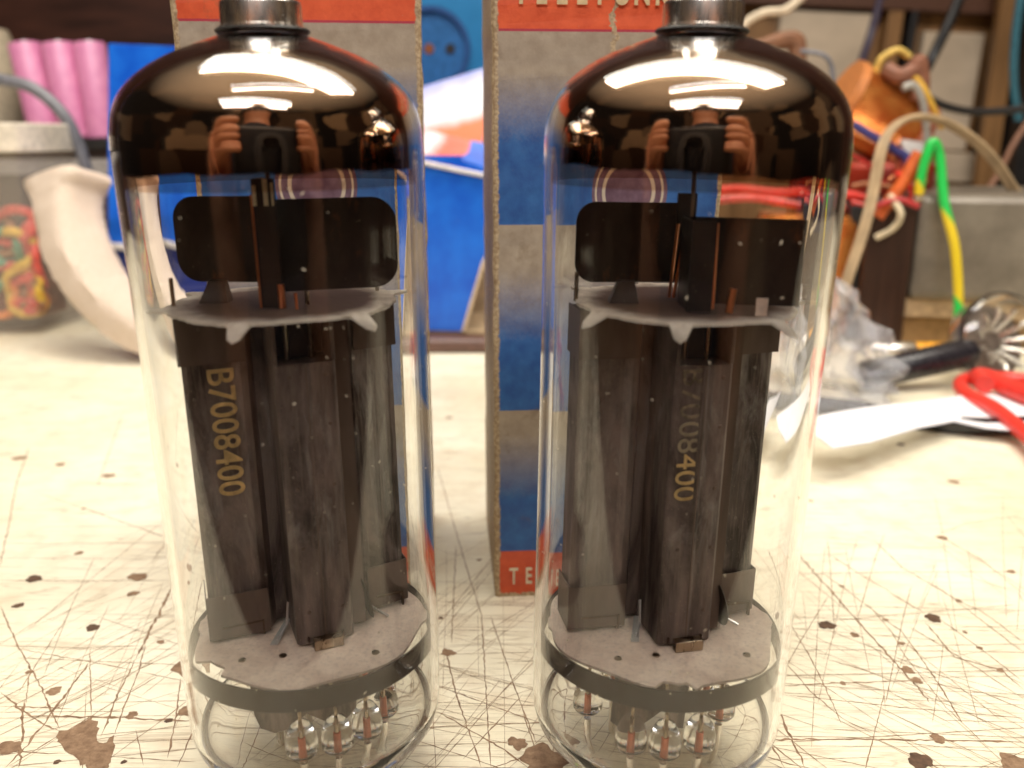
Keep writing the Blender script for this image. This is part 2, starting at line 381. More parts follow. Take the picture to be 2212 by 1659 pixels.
OUT = [(1.42,.96),(1.62,1.0),(1.78,1.12),(1.88,1.34),(1.915,1.7),(1.93,2.9),(1.935,5),(1.955,7.8),(1.985,9.6),(1.985,9.95),(1.965,10.15),(1.92,10.34),(1.82,10.54),(1.66,10.72),(1.46,10.87),(1.22,11.00),(.98,11.10),(.74,11.19),(.50,11.27)]
def make_tube(cx, cy_, lean, label, ang, micatips, beadang, variant):
    t = empty('vacuum_tube', (cx, cy_, 0), label, 'vacuum tube', 'glass vacuum tubes standing side by side', (0, lean, 0))
    outer = spl2(OUT, 6)
    inner = []
    for i, (r, z) in enumerate(outer):
        a = outer[max(0, i - 1)]; b = outer[min(len(outer) - 1, i + 1)]
        dx, dz = b[0] - a[0], b[1] - a[1]; L = math.hypot(dx, dz)
        inner.append((r - dz / L * .105, z + dx / L * .105))
    inner = [(.9, 1.30), (1.3, 1.30), (1.52, 1.33)] + [p for p in inner if p[1] > 1.42 and p[0] > .42]
    g = MB()
    g.lathe([(.001, .95), (.6, .95), (1.2, .95)] + outer + [(.3, 11.28), (.001, 11.28)], 128, cap=False)
    g.lathe([(.001, 1.30)] + inner + [(.3, 11.17), (.001, 11.17)], 128, flip=True, cap=False)
    g.build('glass_envelope', GLASS, t, angle=60)
    ge = 9.58
    gp = [(r - .004 if z < 11.1 else r, z - .004) for r, z in inner if z > ge - .2] + [(.3, 11.165), (.001, 11.165)]
    MB().lathe(gp, 128, cap=False).build('getter_mirror', getter_mat(ge, .035 if variant else -.012), t, angle=80)
    du = MB()
    for _ in range(110):
        a = rnd.uniform(-math.pi, .2) ; z = rnd.uniform(1.5, 9.5); q = rnd.uniform(.006, .016); b = rnd.uniform(0, 3.14)
        i_ = min(range(len(outer)), key=lambda i: abs(outer[i][1] - z) + (9 if outer[i][0] < 1.7 else 0)); rr = outer[i_][0] + .006; z = outer[i_][1] + rnd.uniform(-.04, .04)
        c = Vector((rr * math.cos(a), rr * math.sin(a), z)); u = Vector((-math.sin(a), math.cos(a), 0)); v = Vector((0, 0, 1))
        e = u * math.cos(b) + v * math.sin(b); f = v * math.cos(b) - u * math.sin(b); k = rnd.choice((1, 1, 2.5))
        du.add([c + e * q * k, c + f * q, c - e * q * k, c - f * q * .8], [(0, 1, 2, 3)])
    tag(du.build('dust_specks', simple('dust', (.75, .66, .50), .8, 0, .1), t, smooth=False), kind='stuff')
    # top cap
    MB().lathe([(.30,11.285),(.58,11.285),(.60,11.31),(.58,11.335),(.30,11.335)], 64).build('cap_seal', RUBBER, t)
    c = MB().lathe([(.2,11.337),(.535,11.337),(.535,11.36),(.515,11.37),(.51,11.62),(.50,11.655),(.46,11.675),(.37,11.68),(.35,11.70),(.345,12.25),(.31,12.32),(.001,12.34)], 72)
    c.build('top_cap', CAP, t, angle=50)
    MR = Matrix.Rotation(ang, 4, 'Z')
    # lower mica, band
    poly = []
    for k in range(96):
        a = 2 * math.pi * k / 96; q = 1.70 + .045 * math.sin(7 * a + variant) + (.05 if k % 24 < 3 else 0) - (.16 if 10 < (k + 37 * variant) % 48 < 15 else 0)
        poly.append((q * math.cos(a), q * math.sin(a)))
    lm = MB().prism(poly, 2.82, 2.86).build('lower_mica', MICA, t)
    hl = MB(); hm = MB()
    for hx, hy in ((-.75,-1.05),(-.2,-.95),(1.1,-.9),(.9,.3)): hl.lathe([(.055,2.861),(.055,2.872),(.03,2.872)], 14, c=(hx,hy,0))
    hl.build('eyelet', RODS, lm)
    bp = [(1.785,2.54),(1.815,2.54),(1.815,2.865),(1.785,2.865),(1.785,2.54)]
    MB().lathe(bp, 128, cap=False).build('band', BAND, t, angle=30)
    # anode body
    lw = [(-1.45,.02),(-1.38,-.05),(-1.2,-.06),(-1.0,-.03),(-.80,-.01),(-.70,-.09),(-.60,-.06),(-.5,.14),(-.335,.16)]
    rw = [(.505,.16),(.62,.10),(.72,-.08),(.85,-.12),(.98,-.06),(1.2,-.05),(1.42,-.02),(1.5,.04)]
    back = [(1.5,.5),(.5,.55),(.5,1.15),(-.33,1.15),(-.33,.55),(-1.45,.5)]
    an = MB().prism(lw + rw + back, 2.93, 7.72, MR).build('anode', ANODE, t, angle=28)
    ch = MB()
    ch.prism([(-.33,.15),(-.33,-.66),(-.29,-.70),(.02,-.72),(.05,-.75),(.11,-.75),(.14,-.72),(.46,-.70),(.50,-.66),(.50,.15)], 2.90, 7.08, MR)
    for x0, x1 in ((-.33,-.27),(.44,.50)): ch.box((x0,-.69,7.08),(x1,.15,7.72), MR)
    ch.box((-.27,-.12,7.08),(.44,.15,7.72), MR)
    cho = ch.build('channel', ANODE, an, angle=28, bevel=.012)
    fl = MB().box((.50,-.46,2.93),(.74,-.43,7.72), MR).box((.72,-.46,2.93),(.74,-.10,7.72), MR); fl.build('flange', COLLAR, an, smooth=False)
    w_ = MB()
    for x0 in (-.10, .24): w_.tube([MR @ Vector((x0,-.38,6.9)), MR @ Vector((x0,-.38,8.0))], .035)
    w_.build('grid_rod', RODS, t)
    MB().box((-.06,-.40,7.1),(.20,-.37,7.75), MR).build('window_plate', SCREEN, t, smooth=False)
    # straps at both ends of the wings
    for nm, z0, z1 in (('lower_strap', 2.93, 3.62), ('upper_strap', 7.06, 7.74)):
        s_ = MB()
        s_.prism([(-1.49,-.10),(-.62,-.13),(-.62,-.115),(-1.475,-.085),(-1.475,.52),(-1.49,.52)], z0, z1, MR)
        s_.prism([(.88,-.15),(1.54,-.06),(1.54,.52),(1.525,.52),(1.525,-.045),(.88,-.135)], z0, z1, MR)
        s_.build(nm, COLLAR, an, smooth=False)
    sl = MB()
    for x0, x1, yy in ((-1.30,-.72,-.125),(1.0,1.42,-.155)):
        sl.box((x0, yy - .012, 3.10), (x1, yy + .03, 3.125), MR); sl.box((x1 - .02, yy - .03, 2.90), (x1 + .01, yy + .03, 3.125), MR)
    for x0 in (-.18, .12, .32): sl.box((x0, -.765, 2.93), (x0 + .02, -.69, 3.02), MR)
    sl.build('slot', HOLE, an, smooth=False)
    sw = MB()
    for z in (3.4, 4.4, 5.3, 6.2, 6.9):
        for x0, yy in ((-.14, -.712), (.36, -.712)): sw.lathe([(.032,0),(.026,.008),(.001,.010)], 10, M=MR @ Matrix.Translation((x0 + rnd.gauss(0,.01), yy, z)) @ Matrix.Rotation(R(90), 4, 'X'), cap=False)
    sw.tube([MR @ Vector((.08,-.752,3.0)), MR @ Vector((.075,-.756,4.6)), MR @ Vector((.085,-.752,7.05))], .012, 6)
    sw.build('weld_seam', COLLAR, cho)
    cl = MB().box((-.12,-.90,2.87),(.30,-.74,2.90), MR).box((-.12,-.90,2.87),(.30,-.88,3.03), MR).box((-.12,-.90,3.01),(.30,-.76,3.03), MR)
    cl.build('foot_clip', RODS, t, smooth=False, bevel=.01)
    d_ = MB().lathe([(.001,-.02),(.40,-.02),(.43,.0),(.40,.02),(.001,.02)], 40, M=MR @ Matrix.Translation((.78,-.22,3.3)) @ Matrix.Rotation(R(78), 4, 'Y'))
    d_.build('dark_disc', SCREEN, t)  # thin dark disc between the channel and the right wing
    st = MB(); a0 = MR @ Vector((-.45,-.25,0)); 
    st.add([(a0.x-.03,a0.y+.25,3.0),(a0.x+.05,a0.y+.25,3.0),(a0.x-.02,a0.y-.30,2.885),(a0.x-.14,a0.y-.30,2.885)], [(0,3,2,1)])
    st.tube([(a0.x+.04,a0.y+.2,3.3),(a0.x+.03,a0.y+.05,3.0),(a0.x-.05,a0.y-.2,2.9)], .02)
    e1 = MR @ Vector((1.0,-.25,0)); st.tube([(e1.x-.25,e1.y+.15,3.0),(e1.x+.15,e1.y-.12,2.90)], .022)
    st.build('connecting_strip', simple('bright_nickel', (.85,.83,.78), .25, .6, .1), t, smooth=False)
    # top mica
    P = []; tips = sorted(a % 360 for a in micatips); n = len(tips)
    for i in range(n):
        a = tips[i]; b = tips[(i + 1) % n] + (360 if i == n - 1 else 0)
        m = max(6, int((b - a) / 2.5))
        for k in range(m):
            u = k / m; an_ = R(a + (b - a) * u); d = min(u, 1 - u) * (b - a)
            r = 1.60 * math.cos(R(b - a) / 2) / math.cos(R((u - .5) * (b - a))) * .35 + 1.60 * .65 + .24 * math.exp(-(d / 3.6) ** 4) + .012 * math.sin(an_ * 53) + .015 * math.sin(an_ * 17)
            P.append((r * math.cos(an_), r * math.sin(an_), d))
    th = .038; vs = []
    nP = len(P)
    def zoff(x, y, d): return -.15 * math.exp(-(d / 3.4) ** 4) * (1 if y < -.8 else 0) + .012 * math.sin(3 * x)
    for top in (0, 1):
        for ring in (0, 1):
            for x, y, d in P:
                k = 1 if ring == 0 else .84
                vs.append((x * k, y * k, 7.78 + top * th + (zoff(x, y, d) if ring == 0 else zoff(x, y, 99) * .3)))
    fs = []
    for i in range(nP):
        j = (i + 1) % nP
        fs += [(i, i + nP, j + nP, j), (2*nP + i, 2*nP + j, 3*nP + j, 3*nP + i), (i, j, 2*nP + j, 2*nP + i)]
    fs += [tuple(range(nP, 2 * nP))[::-1], tuple(range(3 * nP, 4 * nP))]
    MB().add(vs, fs).build('upper_mica', TOPMICA, t, angle=70)
    # plates above the mica
    def plate(x0, y0, x1, y1, z0, z1, rr, corners):
        L = math.hypot(x1 - x0, y1 - y0); pts = []
        for (cx_, cz_, s0, on) in ((L - rr, z0 + rr, 270, corners[1]), (L - rr, z1 - rr, 0, corners[2]), (rr, z1 - rr, 90, corners[3]), (rr, z0 + rr, 180, corners[0])):
            if on:
                for k in range(9): a = R(s0 + k * 11.25); pts.append((cx_ + rr * math.cos(a), cz_ + rr * math.sin(a)))
            else:
                pts.append((0 if cx_ == rr else L, z0 if cz_ == z0 + rr else z1))
        ux, uy = (x1 - x0) / L, (y1 - y0) / L
        m = MB(); k = len(pts)
        vs = [(x0 + ux * u - uy * o, y0 + uy * u + ux * o, z) for o in (-.015, .015) for u, z in pts]
        m.add(vs, [tuple(range(k)), tuple(range(k, 2*k))[::-1]] + [(i, i + k, (i+1) % k + k, (i+1) % k) for i in range(k)])
        return m
    if variant == 0:
        plate(-1.58,.35,-.1,.15,8.06,9.24,.33,(1,0,0,1)).build('screen_plate', SCREEN, t, angle=60)
        plate(.0,-.30,1.58,.05,8.0,9.22,.33,(0,1,1,0)).build('screen_plate', SCREEN, t, angle=60)
        sp = MB().box((-.16,-.62,7.84),(-.12,-.1,9.5)).box((-.12,-.62,7.84),(.14,-.58,9.5)); foot = (-.95,-.15)
        rods = [((.12,-.62,7.84),(.12,-.62,8.15),.05), ((.34,-.75,7.84),(.33,-.73,8.05),.02)]
    else:
        plate(-1.50,.35,.12,.55,8.0,9.12,.28,(1,0,0,1)).build('screen_plate', SCREEN, t, angle=60)
        plate(-.02,-.55,1.38,-.70,7.9,9.02,.2,(0,0,0,0)).build('screen_plate', SCREEN, t, angle=60)
        sp = MB().box((-.14,-1.02,7.86),(.17,-.98,9.0)).box((-.14,-.98,7.86),(-.10,-.3,9.0)).box((-.22,-.32,8.9),(.04,-.28,9.3)); foot = (-.85,-.35)
        rods = [((.42,-.92,7.84),(.46,-.9,8.15),.05), ((-.10,.15,7.84),(.02,.1,9.1),.022), ((-.16,.17,7.84),(-.1,.12,9.1),.022)]
    sp.build('center_strip', SCREEN, t, smooth=False, bevel=.01)
    MB().add([(foot[0]-.2,foot[1],7.83),(foot[0]+.2,foot[1],7.83),(foot[0]+.2,foot[1]+.25,7.83),(foot[0]-.2,foot[1]+.25,7.83),
              (foot[0]-.08,foot[1]+.1,8.12),(foot[0]+.14,foot[1]+.1,8.12),(foot[0]+.14,foot[1]+.25,8.12),(foot[0]-.08,foot[1]+.25,8.12)],
             [(0,3,2,1),(4,5,6,7),(0,1,5,4),(1,2,6,5),(2,3,7,6),(3,0,4,7)]).build('plate_foot', SCREEN, t, smooth=False)
    rm = MB()
    for a, b, r in rods: rm.tube([a, b], r, 8)
    rm.build('copper_rod', COPPER, t)
    ed = MB().tube([sp.v[0], (sp.v[0][0], sp.v[0][1], 9.3)] if variant == 0 else [(.19,-1.0,7.9),(.17,-1.0,8.98)], .018, 6).build('edge_highlight', COPPER, t)  # wire added for the orange highlight on the strip's edge
    if not variant: MB().box((-.14,-.66,9.16),(-.09,-.63,9.42)).box((.0,-.66,9.16),(.06,-.63,9.50)).box((.10,-.66,9.16),(.13,-.63,9.45)).build('cap_clip', simple('ivory_ceramic', (.85,.74,.52), .3), t, smooth=False, bevel=.01)
    if variant: MB().box((.72,-1.05,7.83),(.87,-1.03,8.06)).build('mica_tab', MICA, t, smooth=False)
    MB().tube(spl([(-.02,-.3,9.0),(-.02,-.3,9.3),(-.02,-.25,9.8),(0,0,11.1)]), .03, 8).build('cap_lead', RODS, t)
    for sx in (-1.45, 1.40):
        p = MR @ Vector((sx, .3, 0)); MB().tube([(p.x,p.y,7.8),(p.x,p.y,8.2)], .03, 8).build('support_rod', RODS, t)
    # added plate standing in for the anode's reflection, base leads with beads, pins
    shp = [(-.80,2.55),(-.78,1.75),(-.70,1.50),(-.50,1.42),(-.25,1.48),(.0,1.75),(.25,1.62),(.55,1.60),(.74,1.85),(.80,2.55)]
    if variant: shp = [(-.72,2.55),(-.76,1.6),(-.55,1.42),(-.40,1.45),(.05,1.85),(.12,1.5),(.32,1.5),(.38,2.55)]
    m = MB(); k = len(shp); vs = [(x, -.72 + o, z) for o in (-.015, .015) for x, z in shp]
    m.add(vs, [tuple(range(k)), tuple(range(k, 2*k))[::-1]] + [(i, (i+1) % k, (i+1) % k + k, i + k) for i in range(k)])
    m.build('anode_reflection_plate', ANODE, t, angle=60)
    for i, a in enumerate(beadang):
        a = R(a); x, y = 1.04 * math.cos(a), 1.04 * math.sin(a)
        MB().lathe([(.001,1.304),(.20,1.304),(.235,1.36),(.235,1.50),(.20,1.68),(.13,1.80),(.05,1.84),(.001,1.845)], 28, c=(x,y,0), cap=False).build('glass_bead', BEAD, t, angle=60)
        MB().tube([(x,y,1.31),(x,y,1.58)], .038, 8).build('seal_lead', LEADRED, t)
        x2, y2 = x * rnd.uniform(.7,.95), y * rnd.uniform(.7,.95)
        MB().tube(spl([(x,y,1.585),(x,y,1.78),(x,y,1.95),((x+x2)/2,(y+y2)/2,2.2),(x2,y2,2.80)],4), .026, 8).build('lead_wire', RODS, t)
        MB().lathe([(.001,0.0),(.035,.01),(.06,.07),(.06,.945),(.001,.946)], 16, c=(x,y,0)).build('pin', CAP, t)
    # printed number
    if variant == 0:
        T = MR @ Matrix.Translation((-.98,-.075,6.06)) @ Matrix(((0,1,0,0),(0,0,-1,0),(-1,0,0,0),(0,0,0,1)))
        text_mesh('B7008400', .50, PRINT, an, 'printed_number', T, .93, .006)
    else:
        for s_, z_, m_ in (('B70', 6.70, PRINTWORN), ('08', 6.08, PRINTFADED), ('400', 5.49, PRINT)):
            T = MR @ Matrix.Translation((-.10,-.730,z_)) @ Matrix(((0,1,0,0),(0,0,-1,0),(-1,0,0,0),(0,0,0,1)))
            text_mesh(s_, .47, m_, an, 'printed_number', T, 1.0)
    return t
make_tube(-3.04, 12.2, R(-.8), 'glass vacuum tube on the left with number B7008400 readable on its left anode wing', R(23), (202,264,319,28,75,112,155), (-91,-63,-35,-5,25,55,85,115,145), 0)
make_tube(2.21, 12.2, R(1.15), 'glass vacuum tube on the right with its number partly faded on the centre channel', R(13), (146,219,259,307,8,60,100), (181,-117,-90,-59,-6,25,60,90,120), 1)

# ------------------------------------------------------------------ printed cardboard cartons
def carton_mat(W, seed, crease=None, dz=0):
    M = Mat('printed_carton'); x, y, z = M.xyz(M.mp((1,1,1),(0,0,0),(0,0,-dz)))
    n = M.noise(3, 5, .6, M.mp((1,1,1),(0,0,0),(seed,0,0))); g = M.noise(28, 2, .6); gr = M.noise(60, 1, .5)
    zz = M.math('ADD', z, M.math('MULTIPLY', M.math('SUBTRACT', g, .5), .5))
    grey = M.mix(M.step(n, .3, .7), (.34, .265, .19), (.47, .38, .28)); blue = M.mix(M.step(n, .35, .7), (.018, .085, .30), (.035, .15, .42))
    red = M.mix(M.step(n, .35, .65), (.62, .075, .018), (.74, .11, .03))
    def band(z1, z0, top): return M.mix(M.step(zz, z0, z1), blue, grey)
    a = M.mix(M.step(zz, 9.9, 11.2), blue, grey)
    b = M.mix(M.step(zz, 5.9, 7.4), blue, grey); c = M.mix(M.step(zz, 2.4, 3.9), blue, grey)
    zs = M.math('ADD', z, M.math('MULTIPLY', M.math('SUBTRACT', gr, .5), .02))
    col = M.mix(M.step(zs, 8.30, 8.31), b, a); col = M.mix(M.step(zs, 4.40, 4.41), c, col)
    col = M.mix(M.step(zs, 1.11, 1.12), red, col); 
    dot = M.n('ShaderNodeTexVoronoi'); dot.inputs['Randomness'].default_value = 0; M.L(M.mp((15, 15, 15), (0, R(45), 0)), dot.inputs['Vector'])
    col = M.mix(M.step(dot.outputs['Distance'], .25, .5, 0, .14), col, (.02, .03, .07))
    # round emblem
    r = M.math('SQRT', M.math('ADD', M.math('POWER', M.math('SUBTRACT', x, .25), 2.0), M.math('POWER', M.math('SUBTRACT', z, 8.95), 2.0)))
    pur = M.mix(M.step(n, .35, .65), (.10, .045, .075), (.20, .12, .17))
    emb = M.mix(M.step(M.math('ABSOLUTE', M.math('SUBTRACT', r, .78)), .02, .03, 1, 0), pur, (.6, .5, .38))
    emb = M.mix(M.step(M.math('ABSOLUTE', M.math('SUBTRACT', r, .58)), .03, .05, 1, 0), emb, (.6, .5, .38))
    col = M.mix(M.math('MULTIPLY', M.step(r, .88, .89, 1, 0), M.step(zs, 8.31, 8.32)), col, emb)
    col = M.mix(M.step(zs, 11.945, 11.955), col, M.mix(M.step(zs, 11.99, 12.0), (.42, .03, .06), red))
    # stains, worn specks, torn vertical edges
    col = M.mix(M.step(M.noise(1.1, 5, .7, M.mp((1,1,1),(0,0,0),(seed*2,3,1))), .60, .72, 0, .55), col, (.15, .095, .05))
    col = M.mix(M.step(M.noise(9, 5, .75), .68, .76, 0, .6), col, (.42, .33, .22))
    card = M.mix(M.step(M.noise(14, 5, .7), .4, .62), (.30, .20, .11), (.56, .43, .27))
    ax = M.math('ABSOLUTE', x)
    e = M.math('ADD', ax, M.math('MULTIPLY', M.math('SUBTRACT', M.noise(6, 6, .75), .5), .18))
    col = M.mix(M.step(e, W / 2 - .125, W / 2 - .105), col, card)
    if crease is not None:
        cr = M.math('ABSOLUTE', M.math('SUBTRACT', x, M.math('ADD', M.math('MULTIPLY', M.math('SUBTRACT', M.noise(2.5, 4, .7), .5), .6), crease)))
        f = M.math('MULTIPLY', M.step(cr, .035, .05, 1, 0), M.step(z, 11.2, 11.4)); col = M.mix(f, col, card)
    ed = M.math('ADD', z, M.math('MULTIPLY', M.noise(3, 4, .7), -.28)); col = M.mix(M.step(ed, -.06, -.04, 1, 0), col, card)
    M.set(col, M.step(n, .3, .7, .45, .6)); M.bump(M.math('ADD', M.noise(20, 5, .7), M.math('MULTIPLY', M.step(e, W/2-.14, W/2-.08), -1.5)), .35, .02); return M.m
GOLDLET = simple('pale_gold_ink', (.66, .50, .28), .5, 0, .15, 5, 0)
CREAMLET = simple('pale_cream_ink', (.70, .58, .42), .5, 0, .15, 5, 0)
def carton(xl, yl, W, ang, label, seed, crease, zofs):
    M_ = carton_mat(W, seed, crease, .14 if crease is None else 0)
    c, s_ = math.cos(ang), math.sin(ang); D = 4.5
    cx_ = xl + c * W / 2; cy_ = yl + s_ * W / 2
    t = empty('tube_carton', (cx_, cy_, zofs), label, 'cardboard box', 'printed tube cartons standing behind the tubes', (0, 0, ang))
    m = MB(); n = 40; prof = []                       # slightly ragged corners, a real closed box
    H = 13.4; vs = []; fs = []
    for k in range(n + 1):
        z = H * k / n
        j = [rnd.gauss(0, .010) for _ in range(8)]
        e = .05
        base = [(-W/2+e,0),(W/2-e,0),(W/2,e),(W/2,D-e),(W/2-e,D),(-W/2+e,D),(-W/2,D-e),(-W/2,e)]
        vs += [(x + j[i], y + .02 * math.sin(z * 1.1) + abs(j[i]) , z) for i, (x, y) in enumerate(base)]
    for k in range(n):
        for i in range(8):
            a = k * 8 + i; b = k * 8 + (i + 1) % 8; fs.append((a, b, b + 8, a + 8))
    fs += [tuple(range(8))[::-1], tuple(range(n * 8, n * 8 + 8))]
    m.add(vs, fs).build('carton_body', M_, t, smooth=False)
    MT = Matrix(((1,0,0,0),(0,0,-1,0),(0,1,0,0),(0,0,0,1)))
    if crease is not None:
        tx = 'TELEFUNKEN'
        for i, chh in enumerate(tx): text_mesh(chh, .60, GOLDLET, t, 'carton_letter', Matrix.Translation((-1.80 + .385 * i, -.026, 12.63)) @ MT, .70, .022, .002)
        for i, chh in enumerate(tx): text_mesh(chh, .56, CREAMLET, t, 'carton_letter', Matrix.Translation((-1.93 + .335 * i, -.026, .50)) @ MT, .58, .012, .002)
    return t
carton(-6.33, 17.72, 4.62, R(5.5), 'worn blue, grey and orange cardboard carton standing behind the left tube', 3, None, .0)
carton(-.38, 18.05, 4.70, R(4.2), 'worn blue, grey and orange carton with TELEFUNKEN lettering behind the right tube', 11, .0, 0)

# ------------------------------------------------------------------ background
WOOD = simple('dark_red_wood', (.075, .022, .010), .55, 0, .45, .12, .1, (1, 1, 6))
WOOD2 = simple('brown_cabinet_wood', (.26, .13, .045), .5, 0, .35, .15, .1, (6, 1, .6))
DARK = simple('near_black_plastic', (.014, .012, .012), .45, 0, .3, .5)
GREYPL = simple('grey_plastic', (.20, .19, .20), .45, 0, .2, .5)
CREAM = simple('cream_drawer_front', (.58, .46, .33), .5, 0, .18, .12, .05, (1, 1, 2))
wall = MB().box((-130, 118, -60), (150, 122, 120)).build('back_wall', WOOD, smooth=False); tag(wall, kind='structure')
floor = MB().box((-160, -160, -76), (160, 125, -74)).build('floor', simple('dark_floor', (.05, .035, .025), .6, 0, .3, .05), smooth=False); tag(floor, kind='structure')

# low dark shelf at the back left with pale edge strip
t = empty('back_shelf', (-38, 62, 0), 'low dark shelf with a grey edge strip behind the white foam piece', 'shelf')
MB().box((-30, 0, 9.2), (22, 14, 9.9)).build('shelf_board', DARK, t, smooth=False, bevel=.05)
MB().box((-30, -.4, 7.6), (22, 0, 8.6)).build('edge_strip', simple('pale_grey_strip', (.33, .30, .28), .5), t, smooth=False)
MB().box((-30, .4, 0), (22, 13, 9.2)).build('shelf_base', simple('dark_brown_board', (.06, .035, .025), .6), t, smooth=False)
PINK = Mat('pink_sleeve'); x, y, z = PINK.xyz(); PINK.set(PINK.mix(PINK.step(PINK.noise(1.5, 3), .3, .7), (.60, .20, .38), (.72, .28, .46)), .38)
PINK = PINK.m
CELLEND = nickel('cell_end', (.6, .6, .6), .3)
for i, (px, lb) in enumerate(((98, 'pink battery cell at the outer left of the row of three'), (162, 'pink battery cell in the middle of the row of three'), (222, 'pink battery cell nearest the blue box'))):
    b = at(px, 305, 63.2); t = empty('battery_cell', (b.x, 63.4, 9.93), lb, 'battery cell', 'pink battery cells in a row on the shelf', (R(-2), R(-7 + 2 * i), 0))
    MB().lathe([(.001,0),(.98,0),(1.04,.06),(1.04,6.1),(.98,6.2),(.7,6.22),(.001,6.22)], 40).build('sleeve', PINK, t)
    MB().lathe([(.001,6.222),(.5,6.222),(.48,6.3),(.001,6.3)], 24).build('terminal', CELLEND, t)
# pale object at the far left edge
single(MB().lathe([(.001,0),(2.0,0),(2.3,1.5),(2.35,6),(1.9,7.4),(.001,7.6)], 32, c=(at(-45, 200, 66).x, 67, 9.93)), 'cream_jar', simple('ivory_plastic', (.5, .42, .3), .45), 'ivory rounded jar at the left edge of the shelf', 'jar')

# translucent tub with rubber bands
t = empty('plastic_tub', (at(-48, 700, 45).x, 48.5, 0), 'milky plastic tub of coloured rubber bands at the left edge', 'plastic tub')
TUB = Mat('milky_plastic').set((.72, .66, .58), .35, 0, Alpha=.14)
def rsq(w_, d_, z, n=32, p=5):
    out = []
    for k in range(n):
        a = 2 * math.pi * k / n; ca, sa = math.cos(a), math.sin(a); r = (abs(ca) ** p + abs(sa) ** p) ** (-1 / p)
        out.append((w_ * r * ca, d_ * r * sa, z))
    return out
def loft(rings, closed=True):
    m = MB(); n = len(rings[0]); vs = [v for r in rings for v in r]
    fs = [(i * n + k, i * n + (k + 1) % n, (i + 1) * n + (k + 1) % n, (i + 1) * n + k) for i in range(len(rings) - 1) for k in range(n)]
    if closed: fs += [tuple(range(n))[::-1], tuple(range((len(rings) - 1) * n, len(rings) * n))]
    return m.add(vs, fs)
loft([rsq(3.0,3.0,.15), rsq(3.15,3.1,.5), rsq(3.45,3.5,10.0), rsq(3.35,3.4,10.0), rsq(3.0,2.95,.6), rsq(2.9,2.9,.4)]).build('tub_wall', TUB, t)
loft([rsq(3.65,3.7,9.3), rsq(3.8,3.8,9.35), rsq(3.75,3.75,10.6), rsq(3.6,3.6,10.7), rsq(3.3,3.3,10.7), rsq(3.3,3.3,10.2)]).build('rim', simple('milky_rim', (.72, .64, .52), .4), t)
cols = {'red': (.72,.10,.07), 'yellow': (.75,.48,.06), 'green': (.10,.30,.18), 'orange': (.8,.25,.05), 'brown': (.35,.17,.08)}
bm_ = {k: simple(k + '_rubber', v, .5) for k, v in cols.items()}
for k, label, cx_, cz_, r_, sx, sz in (
  ('red', 'wide red rubber band pressed against the tub wall at the top of the tangle', 1.3, 5.6, 1.1, 1.0, .8), ('red', 'red rubber band hanging down the right inside of the tub', 2.2, 3.9, 1.3, .35, 1.2),
  ('green', 'dark green rubber band curled inside a yellow one in the tub', .9, 4.5, .75, 1.0, 1.0), ('yellow', 'yellow rubber band wrapped round the green one in the tub', 1.0, 4.4, 1.15, 1.0, .95),
  ('yellow', 'yellow rubber band arching low over the orange and brown ones in the tub', 1.5, 2.2, 1.15, .95, .9), ('orange', 'orange rubber band inside the low yellow arch in the tub', 1.7, 1.7, .7, 1.0, .7),
  ('brown', 'brown rubber band at the bottom right of the tub', 2.0, 1.9, .9, .7, .9), ('red', 'short red rubber band coiled low in the tub inside the orange one', 1.6, 1.5, .4, 1.0, .7),
  ('brown', 'brown rubber band behind the red one at the top of the tangle', .3, 5.2, 1.3, 1.0, .7), ('orange', 'orange rubber band at the left of the low yellow arch in the tub', .2, 1.8, .9, .9, .9),
  ('green', 'green rubber band at the left of the orange ones in the tub', -.4, 3.0, 1.0, 1.0, .8), ('red', 'red rubber band lying across the middle of the tub', .6, 3.1, 1.2, 1.1, .4)):
    ph = rnd.uniform(0, 6); dy = rnd.uniform(0, .35); pts = []
    for q in range(33):
        a = 2 * math.pi * q / 32; rr = r_ * (1 + .16 * math.sin(2 * a + ph))
        pts.append(Vector((cx_ + .55 + rr * math.cos(a) * sx, -2.45 + dy + .2 * math.sin(3 * a + ph), max(.85, cz_ + rr * math.sin(a) * sz))))
    for p in pts: p.x = max(-2.6, min(2.85, p.x))
    o = MB().tube(pts, .24, 6).build('rubber_band', bm_[k]); o.location = t.location
    tag(o, label, 'rubber band', 'rubber bands tangled in the plastic tub')
m = loft([rsq(2.4,1.9,.7), rsq(2.4,1.9,5.2)]); m.build('rubber_filling', simple('mixed_dark_rubber', (.16, .05, .03), .6, 0, .7, 1.2), t)

